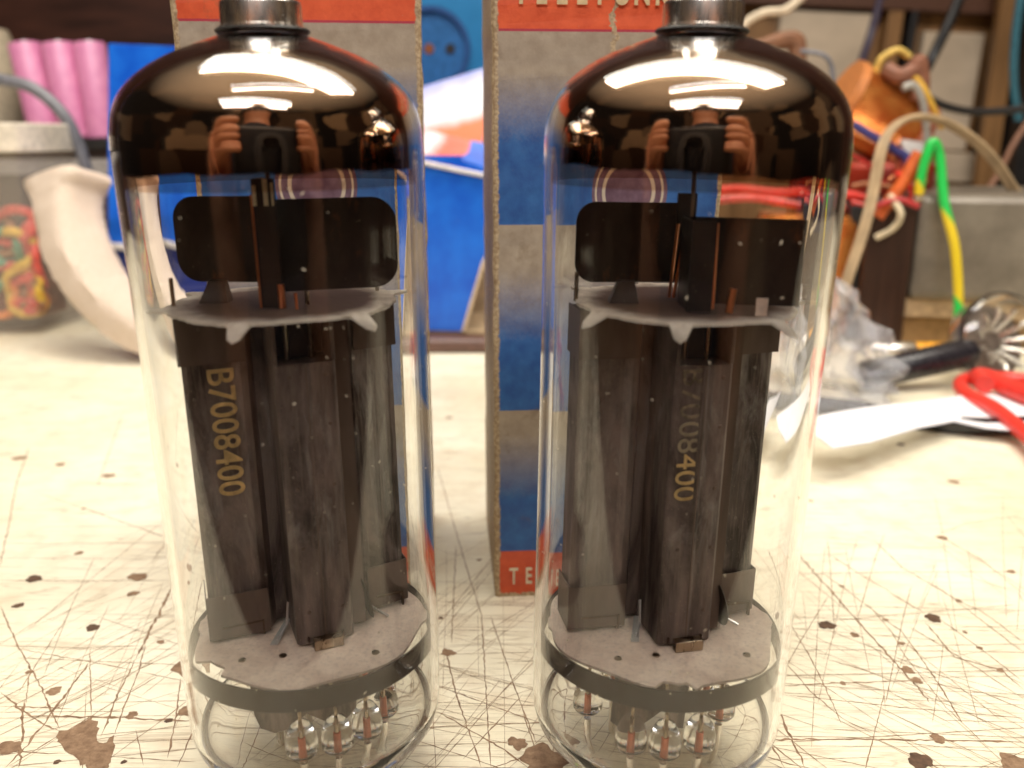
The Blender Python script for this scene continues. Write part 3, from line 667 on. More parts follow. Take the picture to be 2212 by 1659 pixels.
# white foam curl
FOAM = Mat('white_foam'); n = FOAM.noise(9, 5, .7); FOAM.set(FOAM.mix(FOAM.step(n, .3, .7), (.80, .63, .48), (.92, .78, .66)), .8, 0); FOAM.bump(n, 1.0, .12); FOAM = FOAM.m
cl_ = [at(148,412,44), at(150,460,43.5), at(160,530,42.6), at(188,600,41.6), at(235,665,41), at(295,715,40.5), at(370,745,40.5), at(460,745,41), at(540,700,42)]
cl_ = [p for p in spl(cl_, 6)]
rings = []
for i, p in enumerate(cl_):
    tt = (cl_[min(i+1, len(cl_)-1)] - cl_[max(i-1, 0)]).normalized(); side = Vector((.35, 1, .12)); side = (side - tt * side.dot(tt)).normalized(); nn = tt.cross(side).normalized()
    u = i / (len(cl_) - 1); wd = 1.3; th = 1.45 - 1.5 * u + 1.1 * u * u + .45 * math.exp(-((u - .04) / .05) ** 2)
    ring = []
    for k in range(20):
        a = 2 * math.pi * k / 20; ca, sa = math.cos(a), math.sin(a); r = (abs(ca) ** 7 + abs(sa) ** 7) ** (-1 / 7) * (1 - .35 * math.exp(-((a - 4.71) / .5) ** 2))
        ring.append(tuple(p + side * wd * r * ca + nn * th * r * sa * (1 + .05 * math.sin(u * 19 + a * 2) + rnd.gauss(0, .025)) + side * rnd.gauss(0, .03)))
    rings.append(ring)
m = loft(rings); zmin = min(v[2] for v in m.v); m.v = [(x, y, z - zmin + .02 if zmin < 0 else z) for x, y, z in m.v]
single(m, 'foam_piece', FOAM, 'curved white foam packing piece on the bench behind the left tube', 'foam piece', angle=50)
# bent arm of grey cable
def cable(name, pts, r, mat, label, cat='cable', n=8, **k):
    return single(MB().tube(spl(pts, 8), r, n), name, mat, label, cat, **k)
GREYC = simple('grey_cable', (.16, .16, .18), .4)
cable('grey_cable', [at(-60,165,50), at(0,172,50), at(70,190,50), at(130,240,50), at(165,300,50), at(190,380,50), at(205,480,50), at(215,560,51)], .33, GREYC, 'grey cable arching down past the pink battery cells')

# blue cartons behind
def blue_mat(name, seed, cx=0, cz=0, r=0):
    M = Mat(name); x, y, z = M.xyz(); n = M.noise(.5, 5, .65, M.mp((1,1,1),(0,0,0),(seed,0,0)))
    c = M.mix(M.step(n, .35, .65), (.004, .085, .55), (.012, .16, .72))
    if r:
        d = M.math('SQRT', M.math('ADD', M.math('POWER', M.math('SUBTRACT', x, cx), 2.0), M.math('POWER', M.math('SUBTRACT', z, cz), 2.0)))
        d = M.math('ADD', d, M.math('MULTIPLY', n, .9)); c = M.mix(M.step(d, r, r + .1, 1, 0), c, (.85, .14, .05)); c = M.mix(M.step(d, r * .35, r * .6, 1, 0), c, (.85, .82, .85))
    w2 = M.noise(1.4, 6, .75); c = M.mix(M.step(w2, .66, .74, 0, .8), c, (.72, .70, .72)); M.set(c, .3); return M.m
BL = blue_mat('glossy_blue_print', 1); CARD = simple('raw_card', (.52, .38, .22), .7, 0, .25, 1.5)
EDGE = simple('white_card_edge', (.72, .68, .66), .6)
def slab(p, ux, uz, w_, h_, d_, name, mats, label, cat='cardboard box', group=None, parent=None):
    ux = Vector(ux).normalized(); uz = Vector(uz); uz = (uz - ux * uz.dot(ux)).normalized(); uy = uz.cross(ux)
    M_ = Matrix((( ux.x, uy.x, uz.x, 0), (ux.y, uy.y, uz.y, 0), (ux.z, uy.z, uz.z, 0), (0,0,0,1)))
    return M_
# left blue box, leaning, with a dark blue lower part
t = empty('blue_box', (at(312, 560, 46).x, 46, 0), 'tall glossy blue cardboard box with a white worn edge, left of the left carton', 'cardboard box', None, (R(-7), R(3), R(-10)))
MB().box((-2.6, 0, 4.6), (4.2, 5, 14.6)).build('box_body', blue_mat('glossy_blue_print_worn', 2, 2.2, 11.5, 2.4), t, smooth=False, bevel=.06)
MB().box((-2.75, -.25, 4.25), (4.3, .2, 4.6)).build('worn_edge', EDGE, t, smooth=False, bevel=.1)
MB().box((-2.6, .2, 0.7), (4.2, 5, 4.3)).build('lower_box', simple('navy_print', (.010, .03, .22), .35), t, smooth=False, bevel=.06)
# centre: open blue box
t = empty('open_blue_box', (at(980, 757, 42.5).x, 42.5, 0), 'open bright blue cardboard box with raw card inside, seen between the two cartons', 'cardboard box', None, (0, 0, R(-8)))
m = MB(); m.box((-6, 0, .9), (.55, .12, 9.2)); m.build('front_panel', BL, t, smooth=False)
MB().add([(.55,0,9.0),(2.4,0,8.4),(2.4,0,6.2),(1.5,0,4.2),(.95,0,2.4),(.55,0,.9),(.55,.12,9.0),(2.4,.12,8.4),(2.4,.12,6.2),(1.5,.12,4.2),(.95,.12,2.4),(.55,.12,.9)],
   [(5,4,3,2,1,0),(6,7,8,9,10,11),(0,1,7,6),(1,2,8,7),(2,3,9,8),(3,4,10,9),(4,5,11,10),(5,0,6,11)]).build('torn_panel', BL, t, smooth=False)
MB().tube([(2.4,-.03,6.2),(1.5,-.03,4.2),(.95,-.03,2.4),(.5,-.03,.9)], .09, 6).build('torn_edge', simple('pale_card_edge', (.65,.5,.33), .6), t)
MB().box((-6, 5, .9), (5, 5.12, 7)).box((-6, .12, .75), (5, 5, .9)).build('inside', CARD, t, smooth=False)
MB().add([(-6,-.1,9.9),(2.6,-.1,8.2),(2.6,5,9.3),(-6,5,11.2),(-6,-.1,9.75),(2.6,-.1,8.05),(2.6,5,9.15),(-6,5,11.05)], [(0,1,2,3),(7,6,5,4),(0,4,5,1),(1,5,6,2),(2,6,7,3),(3,7,4,0)]).build('top_flap', blue_mat('blue_print_orange_oval', 4, -2.0, 9.6, 2.6), t, smooth=False)
MB().tube([(-6,-.14,9.82),(-2,-.14,9.02),(2.6,-.14,8.12)], .11, 6).build('worn_edge', EDGE, t)
single(MB().box((-14.5, 41.5, .0), (1.5, 49, .72)), 'shadow_slab', simple('shadow_brown', (.12, .06, .045), .4), 'thin dark slab standing for the shadow under the open blue box', 'painted shadow', bevel=.2)  # dark slab added for the shadow at the foot of the box
# tilted blue, white and orange packet above
M_ = Mat('blue_white_orange_print'); x, y, z = M_.xyz(); n = M_.noise(.5, 5, .6)
zz = M_.math('ADD', z, M_.math('MULTIPLY', n, 1.2)); c = M_.mix(M_.step(zz, 3.3, 3.45), (.02, .09, .72), (.85, .20, .05))
xx = M_.math('ADD', M_.math('ADD', x, M_.math('MULTIPLY', z, -.55)), M_.math('MULTIPLY', n, 1.0))
c = M_.mix(M_.step(xx, .9, 1.05), c, (.03, .10, .72)); c = M_.mix(M_.step(zz, 5.5, 6.1), c, (.85, .83, .88)); c = M_.mix(M_.step(zz, 7.2, 8.2), c, (.30, .33, .75)); M_.set(c, .3)
t = empty('blue_packet', (at(985, 330, 50).x, 50, 5.7), 'tilted blue, white and orange cardboard packet above the open blue box', 'cardboard box', None, (R(-16), R(-16), 0))
MB().box((-7, 0, -.2), (5, 3, 7.6)).build('packet_body', M_.m, t, smooth=False, bevel=.1)
MB().box((-6.8, 3.02, -4.2), (4.6, 4.6, 0.2)).build('packet_support', BL, t, smooth=False)
# blue socket housing
TEAL = simple('teal_blue_plastic', (.008, .15, .34), .42, 0, .15, .3)
t = empty('socket_housing', (at(975, 70, 58).x, 58, 0), 'teal blue plastic housing with a round power socket, seen between the cartons', 'socket')
MB().box((-9, 0, 0), (5, 9, 24)).build('housing', TEAL, t, smooth=False, bevel=.4)
z0 = at(930, 105, 57.8).z; x0 = at(930, 105, 57.8).x - t.location.x / S
MR_ = Matrix.Translation((x0, -.02, z0)) @ Matrix.Rotation(R(90), 4, 'X')
MB().lathe([(2.15,0),(2.45,0),(2.45,.30),(2.15,.30),(2.15,0)], 48, M=MR_, cap=False).build('socket_rim', simple('deep_blue_plastic', (.006,.05,.17), .45), t)
MB().lathe([(.001,.02),(2.1,.02),(2.1,.05),(.001,.05)], 48, M=MR_, cap=False).build('socket_face', simple('deep_blue_plastic', (.008,.09,.25), .45), t)
for dx, mt in ((-.3, COPPER), (1.0, DARK)): MB().lathe([(.001,.06),(.3,.06),(.3,.12),(.001,.12)], 20, M=MR_ @ Matrix.Translation((dx + .2,-.0,0)), cap=False).build('socket_hole', mt, t)

# cabinet of cream drawers on the right
yC = 96
t = empty('drawer_cabinet', (at(1900, 420, yC).x, yC, 0), 'brown wooden cabinet with cream drawer fronts at the back right', 'cabinet', None, (0, R(2.5), 0))
L = t.location / S
def cbx(px0, py0, px1, py1, y0, y1, nm, mt, bev=.1):
    a = at(px0, py1, yC); b = at(px1, py0, yC)
    return MB().box((a.x - L.x, y0, a.z), (b.x - L.x, y1, b.z)).build(nm, mt, t, smooth=False, bevel=bev)
cbx(1560, -140, 2175, 560, 2.2, 14, 'cabinet_body', WOOD2)
cbx(1560, -30, 2160, 22, 0, 2.2, 'top_rail', simple('brown_rail', (.10,.04,.02), .5))
cbx(1655, 30, 1872, 262, .8, 2.2, 'drawer_front', CREAM); cbx(1958, 62, 2120, 318, .8, 2.2, 'drawer_front', CREAM)
cbx(1958, 322, 2120, 386, .5, 2.2, 'drawer_front', CREAM)
cbx(1905, 22, 1950, 560, -.2, 2.0, 'upright', DARK); cbx(1878, 22, 1903, 560, .2, 2.1, 'upright', WOOD2)
cbx(2135, -140, 2172, 560, -.4, 2.0, 'upright', DARK); cbx(1960, 392, 2120, 560, .2, 2.1, 'lower_panel', WOOD2)
t = empty('black_shelf_frame', (at(2240, 420, 90).x, 90, 0), 'black and brown shelf frame at the right edge behind the cables', 'shelf')
MB().box((-2.6, 0, -2), (2, 2, 40)).build('shelf_post', DARK, t, smooth=False)
MB().box((-4.6, 3, -2), (-2.7, 4, 40)).build('side_board', WOOD2, t, smooth=False)
MB().box((2, 1, 10), (20, 8, 12)).box((-2, 1, -2), (20, 8, 3)).build('shelf_board', DARK, t, smooth=False)

# transformer and coils
CU = Mat('enamelled_copper'); x, y, z = CU.xyz(); wv = CU.n('ShaderNodeTexWave'); wv.bands_direction = 'Z'; CU.L(CU.co(), wv.inputs['Vector']); wv.inputs['Scale'].default_value = 2.2; wv.inputs['Distortion'].default_value = .3
CU.set(CU.mix(CU.step(CU.noise(1, 4), .3, .7), (.70, .17, .03), (.95, .38, .09)), .2, .7); CU.bump(wv.outputs[1], 1.0, .09); CU = CU.m
REDW = Mat('red_winding'); wv = REDW.n('ShaderNodeTexWave'); wv.bands_direction = 'Z'; REDW.L(REDW.co(), wv.inputs['Vector']); wv.inputs['Scale'].default_value = 2
REDW.set(REDW.mix(REDW.step(REDW.noise(1, 4), .3, .7), (.20, .012, .008), (.40, .04, .015)), .28, .15); REDW.bump(wv.outputs[1], .5, .04); REDW = REDW.m
CORE = simple('dark_laminations', (.045, .020, .012), .35, .3, .4, 1.0, .3, (8, 1, .3))
STEEL = Mat('dull_grey_steel'); n = STEEL.noise(.35, 5, .65); STEEL.set(STEEL.mix(STEEL.step(n, .3, .7), (.15, .125, .095), (.30, .26, .205)), .38, .35); STEEL = STEEL.m
ob = onz(1940, 745); t = empty('power_transformer', (ob.x, 44, 0), 'power transformer with copper winding, dark core and large dull grey can at the right', 'transformer', None, (0, 0, R(-10)))
ct = t.location / S
def lx(px, py, y): p = at(px, py, y); return p.x - ct.x, p.z
xa, zt = lx(1990, 452, 43)
MB().box((xa, -1.2, 2.4), (xa + 13, 8, 7.4)).build('steel_can', STEEL, t, smooth=False, bevel=.35)
MB().box((xa, -.8, 1.5), (xa + 13, 8, 2.4)).build('wood_strip', simple('pale_wood_strip', (.48, .33, .18), .6), t, smooth=False)
MB().box((xa - .1, -.5, .0), (xa + 13, 8, 1.45)).build('base_plate', simple('brass_brown_plate', (.28, .16, .06), .45, .2), t, smooth=False)
MB().box((xa - 2.3, -1.4, 0), (xa - .1, 7, 7.2)).build('core', CORE, t, smooth=False, bevel=.1)
MB().box((xa - 3.0, -.9, 0), (xa - 2.3, 6.4, 6.8)).build('core_edge', DARK, t, smooth=False, bevel=.05)
MB().lathe([(.001,.3),(2.3,.3),(2.5,.6),(2.55,5.8),(2.3,6.3),(.001,6.3)], 48, c=(xa - 4.0, 1.2, 0)).build('copper_winding', CU, t)
MB().tube(spl([(xa-1.5,-1.7,7.4),(xa-1.0,-2.1,6.6),(xa-1.2,-1.9,5.9),(xa-1.9,-1.7,5.4)]), .16, 8).build('terminal_wire', simple('ivory_wire', (.6,.5,.33), .5), t)
MB().tube(spl([(xa-2.4,-1.7,6.7),(xa-1.2,-1.9,7.2),(xa-.2,-1.9,6.9)]), .14, 8).build('terminal_wire', simple('dark_red_wire', (.45,.03,.03), .45), t)
MB().tube([(xa-.3,-1.5,7.2),(xa-.05,-1.6,7.4)], .16, 8).build('bolt', CAP, t)
# upper coil (copper, tilted) on the red coil, behind the core
ob = at(1905, 430, 48); t = empty('red_coil', (ob.x, 49, 0), 'dark red wound coil beneath the copper coil at the right', 'coil')
MB().lathe([(.001,0),(2.9,0),(2.9,.4),(2.3,.5),(2.4,6.6),(2.9,6.7),(2.9,6.99),(.001,6.99)], 40).build('coil_form', DARK, t)
MB().lathe([(2.45,7.0),(2.75,7.05),(2.85,7.3),(2.85,8.5),(2.6,8.8),(.001,8.8)], 48).build('red_winding', REDW, t)
t2 = empty('copper_coil', (at(1890, 300, 48).x, 48.7, 8.9), 'shiny orange copper wound coil with a brown paper end on top of the red coil', 'coil', None, (0, R(6), 0)); t2.scale = (.88, .88, .88)
A = Matrix.Translation((0,0,2.35)) @ Matrix.Rotation(R(22), 4, 'Y') @ Matrix.Rotation(R(90), 4, 'Y')
MB().lathe([(.001,-2.4),(1.9,-2.4),(2.15,-2.2),(2.2,1.7),(2.0,2.1),(.001,2.1)], 48, M=A).build('copper_winding', CU, t2)
MB().lathe([(.001,2.1),(2.1,2.1),(2.25,2.3),(2.2,2.7),(.001,2.7)], 40, M=A).build('paper_end', simple('red_brown_paper', (.30,.10,.05), .6), t2)
MB().lathe([(2.0,-2.7),(2.3,-2.7),(2.35,-2.2),(2.0,-2.2)], 40, M=A).build('tape_end', simple('orange_brown_tape', (.55,.20,.06), .4), t2)
MB().lathe([(.001,-.1),(.62,-.1),(.65,0),(.001,.02)], 20, M=Matrix.Translation((-1.5,-1.75,3.5)) @ Matrix.Rotation(R(60),4,'X')).build('dark_plug', DARK, t2)
MB().tube(spl([(-.2,-1.8,4.9),(.9,-2.2,4.6),(1.9,-2.5,3.4),(2.9,-2.5,2.0)]), [.10+.10*math.sin(i/24*3.1) for i in range(25)], 8).build('yellow_sleeve', simple('yellow_sleeve', (.62,.36,.05), .4), t2)
MB().tube(spl([(-.6,0,4.5),(-.5,-.2,5.6),(.3,-.3,6.2),(1.1,-.3,5.9)]), .22, 8).build('yellow_knot', simple('yellow_tape', (.62,.42,.10), .5), t2)
# brown tag strip arching over
single(MB().tube(spl([at(1915,150,47.5), at(1945,165,47), at(1975,150,47), at(1985,135,47), at(1990,175,47), at(1985,215,47)]), .42, 8), 'brown_strap', simple('brown_leatherette', (.22,.085,.045), .6), 'brown bent strap above the copper coil', 'strap')
single(MB().tube(spl([at(1590,118,55), at(1640,106,55), at(1690,88,55), at(1718,90,55), at(1722,120,55), at(1716,150,55)]), .55, 8), 'brown_strap', simple('brown_leatherette', (.22,.10,.05), .6), 'brown bent strap just above the shoulder of the right tube', 'strap')
# cables and wires
BEIGE = simple('beige_cable', (.42, .30, .17), .5, 0, .25, 1)
p1 = [at(1770,800,41.5), at(1795,720,41.5), at(1825,620,41.5), at(1865,500,42), at(1885,420,42.5), at(1905,320,43), at(1930,275,43.5), at(1975,253,44), at(2035,262,44.5), at(2100,300,45), at(2150,350,45.5), at(2190,410,46), at(2240,480,47)]
t = empty('twin_cable', (p1[0].x, p1[0].y, p1[0].z), 'beige twin cable arching up in front of the copper winding and over the grey can', 'cable')
o0 = Vector(p1[0])
for s_ in (-1, 1): MB().tube([Vector(p) - o0 + Vector((s_ * .125, -.04 * s_, s_ * .04)) for p in spl(p1, 8)], .135, 8).build('conductor', BEIGE, t)
def twotone():
    M = Mat('green_yellow_wire'); x, y, z = M.xyz(); wv = M.n('ShaderNodeTexWave'); wv.wave_profile = 'SAW'; M.L(M.mp((.06,0,.20),(0,0,0),(.3,0,.62)), wv.inputs['Vector']); wv.inputs['Scale'].default_value = .5
    u = M.math('SINE', M.math('ADD', M.math('MULTIPLY', z, 1.05), M.math('MULTIPLY', x, 1.3)))
    M.set(M.mix(M.step(u, -.1, .1), (.75, .55, .02), (.02, .52, .08)), .35); return M.m
cable('green_yellow_wire', [at(1985,420,42.5), at(1990,380,42.5), at(2005,325,42.5), at(2018,308,42.5), at(2030,340,42.5), at(2040,440,42), at(2062,530,41.5), at(2070,620,41.2), at(2072,690,41), at(2090,750,41)], .22, twotone(), 'green and yellow earth wire looping in front of the grey can', 'wire')
REDC = simple('red_silicone_lead', (.72, .045, .03), .33, 0, .12, 2, .05)
a_ = [onz(2330,1110), onz(2270,1040), onz(2212,975), onz(2140,925), onz(2085,895), onz(2068,872), onz(2085,858), onz(2140,852), onz(2212,858), onz(2300,880)]
a_ = [Vector((p.x, p.y, .55 if i < 3 else (.75 if i < 7 else .7))) for i, p in enumerate(a_)]
cable('red_test_lead', a_, .27, REDC, 'thin glossy red test lead looped over the white paper', 'test lead', 12)
b_ = [Vector((onz(x,y).x, onz(x,y).y, z)) for x, y, z in ((2120,885,1.0),(2105,868,1.0),(2130,872,1.0),(2212,905,.9),(2330,950,.8))]
single(MB().tube(spl(b_, 8), .36, 12), 'red_probe_handle', REDC, 'thick red probe handle with ridges on the looped red lead', 'test lead')
cable('black_cable', [Vector((onz(x,y).x, onz(x,y).y, .33)) for x, y in ((1650,868),(1720,884),(1850,903),(1960,922),(2050,936),(2140,940),(2212,936),(2330,930))], .30, simple('black_cable_gloss', (.012,.012,.015), .22), 'glossy black cable running under the white paper')
for nm, pts, r, mt, lb in (
  ('orange_wire', [at(1985,330,43), at(1945,400,43), at(1895,470,43)], .30, simple('orange_wire', (.62,.12,.02), .4), 'short straight orange wire in front of the red coil'),
  ('blue_wire', [at(1840,268,44.5), at(1880,292,44.3), at(1930,322,44.2), at(1960,345,44), at(1955,395,44)], .22, simple('navy_wire', (.035,.035,.16), .45), 'dark blue sleeve across the top of the red coil'),
  ('red_wire', [at(1540,412,45), at(1620,409,45), at(1720,418,44.5), at(1830,420,44.5), at(1920,440,44), at(1950,400,44), at(1940,370,44)], .22, REDC, 'red wire running behind the right tube to the red coil'),
  ('pink_wire', [at(1560,432,46), at(1640,428,46), at(1720,436,46), at(1850,452,45), at(1930,456,44.5)], .20, simple('pink_red_wire', (.65,.09,.07), .4), 'lower pinkish red wire behind the right tube'),
  ('grey_wire', [at(1800,178,46), at(1795,140,46), at(1775,118,46), at(1730,110,46.5)], .12, GREYC, 'thin grey wire above the right shoulder of the right tube'),
  ('black_wire', [at(2080,-20,75), at(2045,60,75), at(2005,140,75), at(1960,215,74)], .42, DARK, 'straight black cable crossing the cream drawers'),
  ('violet_cable', [at(1905,-20,78), at(1885,60,78), at(1850,170,77), at(1830,260,76)], .34, simple('dark_violet_cable', (.05,.035,.06), .5), 'dark violet cable hanging between the cream drawers'),
  ('black_wire', [at(1985,200,55), at(2030,225,55), at(2090,240,55), at(2160,240,55), at(2260,228,55)], .24, DARK, 'thin black wire sagging across the right drawer front'),
  ('white_wire', [at(1590,80,52), at(1610,50,52), at(1650,28,52), at(1700,20,52), at(1750,-25,52)], .25, simple('off_white_wire', (.60,.50,.36), .5), 'off-white wire rising right of the top cap of the right tube'),
  ('red_loop_wire', [at(1935,372,43), at(1962,395,43), at(1965,430,43), at(1930,452,43), at(1880,446,43.5), at(1840,436,44)], .11, REDC, 'thin red wire curling right of the orange wire'),
  ('red_loop_wire', [at(1825,330,45), at(1870,350,44.6), at(1905,392,44.6), at(1950,425,44.4)], .10, simple('crimson_wire', (.42,.02,.02), .3), 'thin crimson wire slanting down over the red winding'),
  ('copper_lead', [at(1945,300,44.6), at(1925,330,44.4), at(1940,365,44.4), at(1920,390,44.3)], .07, COPPER, 'thin bare copper lead dangling beside the white tag'),
  ('brown_lead', [at(1840,402,44.6), at(1880,396,44.4), at(1930,404,44.2), at(1975,398,44.2)], .10, simple('tan_brown_wire', (.40,.16,.06), .45), 'thin tan brown wire crossing low over the red winding'),
  ('yellow_lead', [at(2000,395,43), at(1998,350,43), at(2010,318,43), at(2016,350,43.2)], .09, simple('olive_yellow_wire', (.40,.33,.08), .45), 'thin olive wire rising beside the green and yellow wire'),
  ('grey_loop_wire', [at(1950,190,45), at(1975,185,45), at(1995,230,45), at(2002,300,45), at(1995,370,45)], .18, simple('pale_grey_wire', (.35,.33,.29), .45), 'pale grey wire looping right of the copper coil'),
  ('brown_wire', [at(2120,430,60), at(2160,370,60), at(2190,310,60), at(2230,250,60)], .2, simple('brown_wire', (.25,.12,.07), .5), 'thin brown wire slanting at the right edge'),
  ('teal_wire', [at(2205,-10,70), at(2192,90,70), at(2190,180,70), at(2200,260,70)], .3, simple('teal_wire', (.03,.12,.16), .5), 'thin teal cable hanging at the right edge')):
    cable(nm, pts, r, mt, lb, 'cable' if 'cable' in nm else 'wire')
single(MB().prism([(p.x, p.z) for p in (at(1935,300,45.5), at(1990,308,45.5), at(1988,355,45.5), at(1965,368,45.5))][::-1], -45.3, -45.0, Matrix.Rotation(R(90),4,'X')), 'white_tag', simple('white_paper_tag', (.75,.72,.70), .6), 'small white paper tag between the red coil and the orange wire', 'tag', smooth=False)

# clear crumpled wrap
CLR = Mat('clear_film').set((.95,.95,.97), .06, 0, Transmission_Weight=.9, IOR=1.18)
t0_ = onz(1775, 885)
m = MB(); vs = []; nR, nA = 12, 30
for i in range(nR):
    u = i / (nR - 1); z = 4.6 * u
    for k in range(nA):
        a = 2 * math.pi * k / nA
        r = (2.6 * (1 - u) ** .75 + .35) * (1 + .22 * math.sin(3 * a + 4 * u) + .16 * math.sin(7 * a - 9 * u) + .30 * rnd.uniform(-1, 1))
        vs.append((t0_.x + r * math.cos(a) * 1.05 + .4 * u, t0_.y + 1.8 + r * math.sin(a), z + .05 + .15 * rnd.random()))
fs = [(i*nA+k, i*nA+(k+1)%nA, (i+1)*nA+(k+1)%nA, (i+1)*nA+k) for i in range(nR-1) for k in range(nA)] + [tuple(range((nR-1)*nA, nR*nA))]
o = single(m.add(vs, fs), 'plastic_wrap', CLR, 'crumpled clear plastic wrap standing on the bench beside the right tube', 'plastic wrap', smooth=False)
sol = o.modifiers.new('sol', 'SOLIDIFY'); sol.thickness = .03 * S
# brush with ferrule, black handled glass ball
ya = 43.5
a, b = at(1875, 766, ya - 3), at(1925, 766, ya - 3)
t = empty('small_brush', (a.x, a.y, .42), 'small brush with shiny ferrule and orange handle, lying behind the black handle', 'brush', None, (0, 0, R(-4)))
rotY = Matrix.Rotation(R(90), 4, 'Y')
MB().lathe([(.001,0),(.40,0),(.42,.1),(.36,.5),(.42,.9),(.42,2.0),(.38,2.1),(.001,2.1)], 24, M=rotY).build('ferrule', CAP, t)
MB().lathe([(.001,2.1),(.40,2.12),(.42,4),(.34,6),(.001,6.2)], 24, M=rotY).build('handle', simple('orange_lacquer', (.85,.36,.02), .3), t)
g1 = onz(1862, 850); g2 = onz(2100, 838)
hd = Vector((g2.x - g1.x, g2.y - g1.y, 0)); Ln = hd.length; an = math.atan2(hd.y, hd.x)
t = empty('lying_tube', (g1.x, g1.y + .3, 0), 'clear round glass end full of metal leads on a black stem at the right edge', 'vacuum tube', None, (0, 0, an))
MB().lathe([(.001,0),(.5,0),(.60,.15),(.62,Ln-.5),(.5,Ln),(.001,Ln)], 32, M=Matrix.Translation((0,0,.62)) @ Matrix.Rotation(R(80),4,'Y')).build('black_stem', simple('black_handle', (.018,.016,.02), .28), t)
MG = Matrix.Translation((Ln + 1.35, 0, 1.95)) @ Matrix.Rotation(R(68), 4, 'X') @ Matrix.Scale(.85, 4)
MB().lathe([(.001,-1.6),(1.5,-1.6),(2.15,-1.2),(2.25,-.2),(2.2,.1),(1.9,.28),(1.0,.42),(.001,.46)], 56, M=MG, cap=False).lathe([(.001,-1.5),(1.45,-1.5),(2.05,-1.15),(2.15,-.2),(2.1,.05),(1.85,.18),(1.0,.32),(.001,.36)], 56, flip=True, M=MG, cap=False).build('glass_end', GLASS, t)
MB().lathe([(2.26,-.16),(2.33,-.16),(2.33,.10),(2.26,.10),(2.26,-.16)], 56, M=MG, cap=False).build('dark_rim', simple('dark_rim', (.03,.025,.025), .3), t)
MB().lathe([(.001,-1.3),(1.9,-1.3),(1.9,-1.24),(.001,-1.24)], 48, M=MG, cap=False).build('inner_disc', simple('grey_brown_mica', (.30,.24,.20), .35, .3, .4, 2, .6), t)
for k in range(11):
    a = 2 * math.pi * k / 11; m_ = MB()
    m_.tube([MG @ Vector((.55*math.cos(a), .55*math.sin(a), -.9)), MG @ Vector((1.25*math.cos(a), 1.25*math.sin(a), .0)), MG @ Vector((1.55*math.cos(a), 1.55*math.sin(a), .12))], .09, 8)
    m_.build('lead', CAP, t)
# paper
PAPER = Mat('white_paper'); x, y, z = PAPER.xyz(); PAPER.set(PAPER.mix(PAPER.math('MULTIPLY', PAPER.step(PAPER.math('SINE', PAPER.math('MULTIPLY', x, 18)), .85, 1), .12), (.84,.83,.85), (.4,.4,.55)), .6); PAPER = PAPER.m
def sheet(name, pts, label, h):
    n = len(pts); P = [Vector((onz(x, y, z).x, onz(x, y, z).y, z)) for x, y, z in pts]
    m = MB().add([tuple(p) for p in P] + [(p.x, p.y, p.z - .03) for p in P], [tuple(range(n)), tuple(range(n, 2*n))[::-1]] + [(i, i + n, (i+1) % n + n, (i+1) % n) for i in range(n)])
    return single(m, name, PAPER, label, 'paper', smooth=False)
# curled strip as a grid between two edges
def strip(name, ea, eb, label):
    n = len(ea); A_ = [onz(*p) for p in ea]; B_ = [onz(*p) for p in eb]; vs = []; m_ = 6
    for i in range(n):
        for k in range(m_ + 1): vs.append(tuple(A_[i].lerp(B_[i], k / m_)))
    N = len(vs); vs += [(x, y, z - .03) for x, y, z in vs]; fs = []
    for i in range(n - 1):
        for k in range(m_):
            a = i * (m_ + 1) + k; q = (a, a + 1, a + m_ + 2, a + m_ + 1); fs += [q, tuple(j + N for j in q[::-1])]
    return single(MB().add(vs, fs), name, PAPER, label, 'paper')
strip('paper_strip', [(1755,935,1.5),(1800,968,1.2),(1880,955,1.1),(1980,925,.9),(2060,910,.6),(2130,925,.5),(2240,935,.5)], [(1745,905,1.6),(1790,893,1.5),(1880,878,1.4),(1980,868,1.1),(2060,856,.8),(2130,850,.6),(2240,850,.6)], 'white paper strip lying beneath the looped red test lead')
strip('paper_strip', [(1655,925,.6),(1672,940,.7),(1690,950,.9)], [(1720,868,1.1),(1745,862,1.6),(1765,848,2.2)], 'curled corner of pale paper seen beside the right tube')

# ------------------------------------------------------------------ photographer behind the lens (seen mirrored in the tubes)
cb = empty('compact_camera', (0, -2.2, 6.6), 'black compact camera held in both hands, mirrored in the silvered tube tops', 'camera')
CAMB = simple('black_camera_body', (.010,.010,.011), .5, 0, .2, 2)
MB().box((-5.9,-1.5,-.4),(5.9,1.0,7.6)).build('camera_body', CAMB, cb, smooth=False, bevel=.5)
MB().lathe([(2.0,1.0),(2.7,1.0),(2.7,1.35),(2.3,1.4),(2.2,1.65),(1.6,1.65)], 48, M=Matrix.Translation((0,.25,3.4)) @ Matrix.Rotation(R(-90),4,'X'), cap=False).build('lens_ring', simple('lens_ring_metal', (.05,.05,.05), .35), cb)
def skin_obj(name, chains, mat, parent=None, sub=2):
    me = bpy.data.meshes.new(name); vs = []; es = []; rs = []
    for ch in chains:                # each chain: list of (index-or-point, radius)
        prev = None
        for p, r in ch:
            if isinstance(p, int): i = p
            else: vs.append(tuple(c * S for c in p)); rs.append(r * S); i = len(vs) - 1
            if prev is not None: es.append((prev, i))
            prev = i
    me.from_pydata(vs, es, []); o = link(bpy.data.objects.new(name, me))
    m = o.modifiers.new('skin', 'SKIN'); m.use_smooth_shade = True
    for i, sv in enumerate(me.skin_vertices[0].data): sv.radius = (rs[i], rs[i]); sv.use_root = (i == 0)
    s_ = o.modifiers.new('sub', 'SUBSURF'); s_.levels = sub; s_.render_levels = sub
    me.materials.append(mat)
    if parent: o.parent = parent
    return o
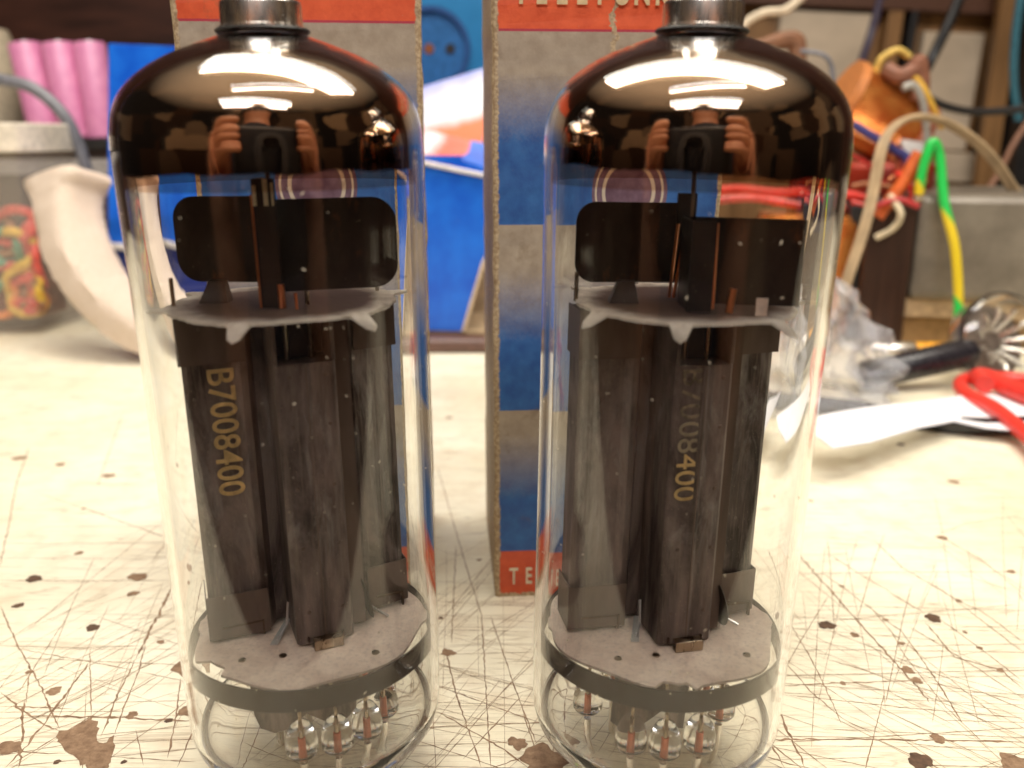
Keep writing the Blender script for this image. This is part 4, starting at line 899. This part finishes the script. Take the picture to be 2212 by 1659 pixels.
SKINM = Mat('skin'); n = SKINM.noise(2, 4); SKINM.set(SKINM.mix(SKINM.step(n,.3,.7), (.52,.22,.12), (.62,.30,.17)), .5, 0); SKINM = SKINM.m
SHIRT = simple('dark_shirt', (.02,.02,.026), .85, 0, .3, 1)
chains = [[((0,-32,-30),15),((0,-32,-10),16),((0,-31,8),15),((0,-30,20),9),((0,-29,26),6),((0,-28,33),9),((0,-28,40),8.5)]]
body_i = 7; idx = 7
for s_ in (-1, 1):
    b0 = idx
    ch = [(2,0),((s_*17,-30,12),6.5),((s_*20,-24,-4),5),((s_*14,-15,-9),4),((s_*10.6,-6.2,1),3.3),((s_*9.6,-3.4,6.6),2.8),((s_*8.8,-2.4,10.6),2.3)]
    chains.append(ch); idx += 6; palm = idx - 1; wr = idx - 2
    for j, (z_, L_) in enumerate(((14.2,1.0),(12.7,1.1),(11.2,1.05),(9.8,.9))):
        chains.append([(palm,0),((s_*8.6,-1.6+.1*j,z_),1.0),((s_*(7.5-.2*j),-.2,z_+.5),.92),((s_*(5.9),-.35+.05*j,z_+.6),.82),((s_*(4.6-.1*j),-.5,z_+.5),.72)]); idx += 4
    chains.append([(wr,0),((s_*6.6,-4.6,7.4),.95),((s_*5.4,-4.6,8.6),.85),((s_*4.2,-4.3,9.6),.75)]); idx += 3
pr = skin_obj('person', chains, SKINM)
tag(pr, 'person in a dark shirt holding the camera with both hands, mirrored in the tube tops', 'person')
sh = skin_obj('shirt', [[((0,-32.2,-30),15.8),((0,-32.2,-10),16.8),((0,-31.2,8),15.8),((0,-30.2,19),10),((0,-29.2,27),7)], [(2,0),((-17.2,-30,12),7.2),((-20.2,-24,-4),5.8),((-15.5,-17,-8.5),4.8)], [(2,0),((17.2,-30,12),7.2),((20.2,-24,-4),5.8),((15.5,-17,-8.5),4.8)]], SHIRT, pr)
MB().lathe([(.001,9.5),(5,9.2),(8.6,5),(9.4,0),(9.2,-5),(8.2,-7)], 32, c=(0,-29.5,38.5), cap=False).build('hair', simple('dark_hair', (.03,.018,.012), .7), pr)
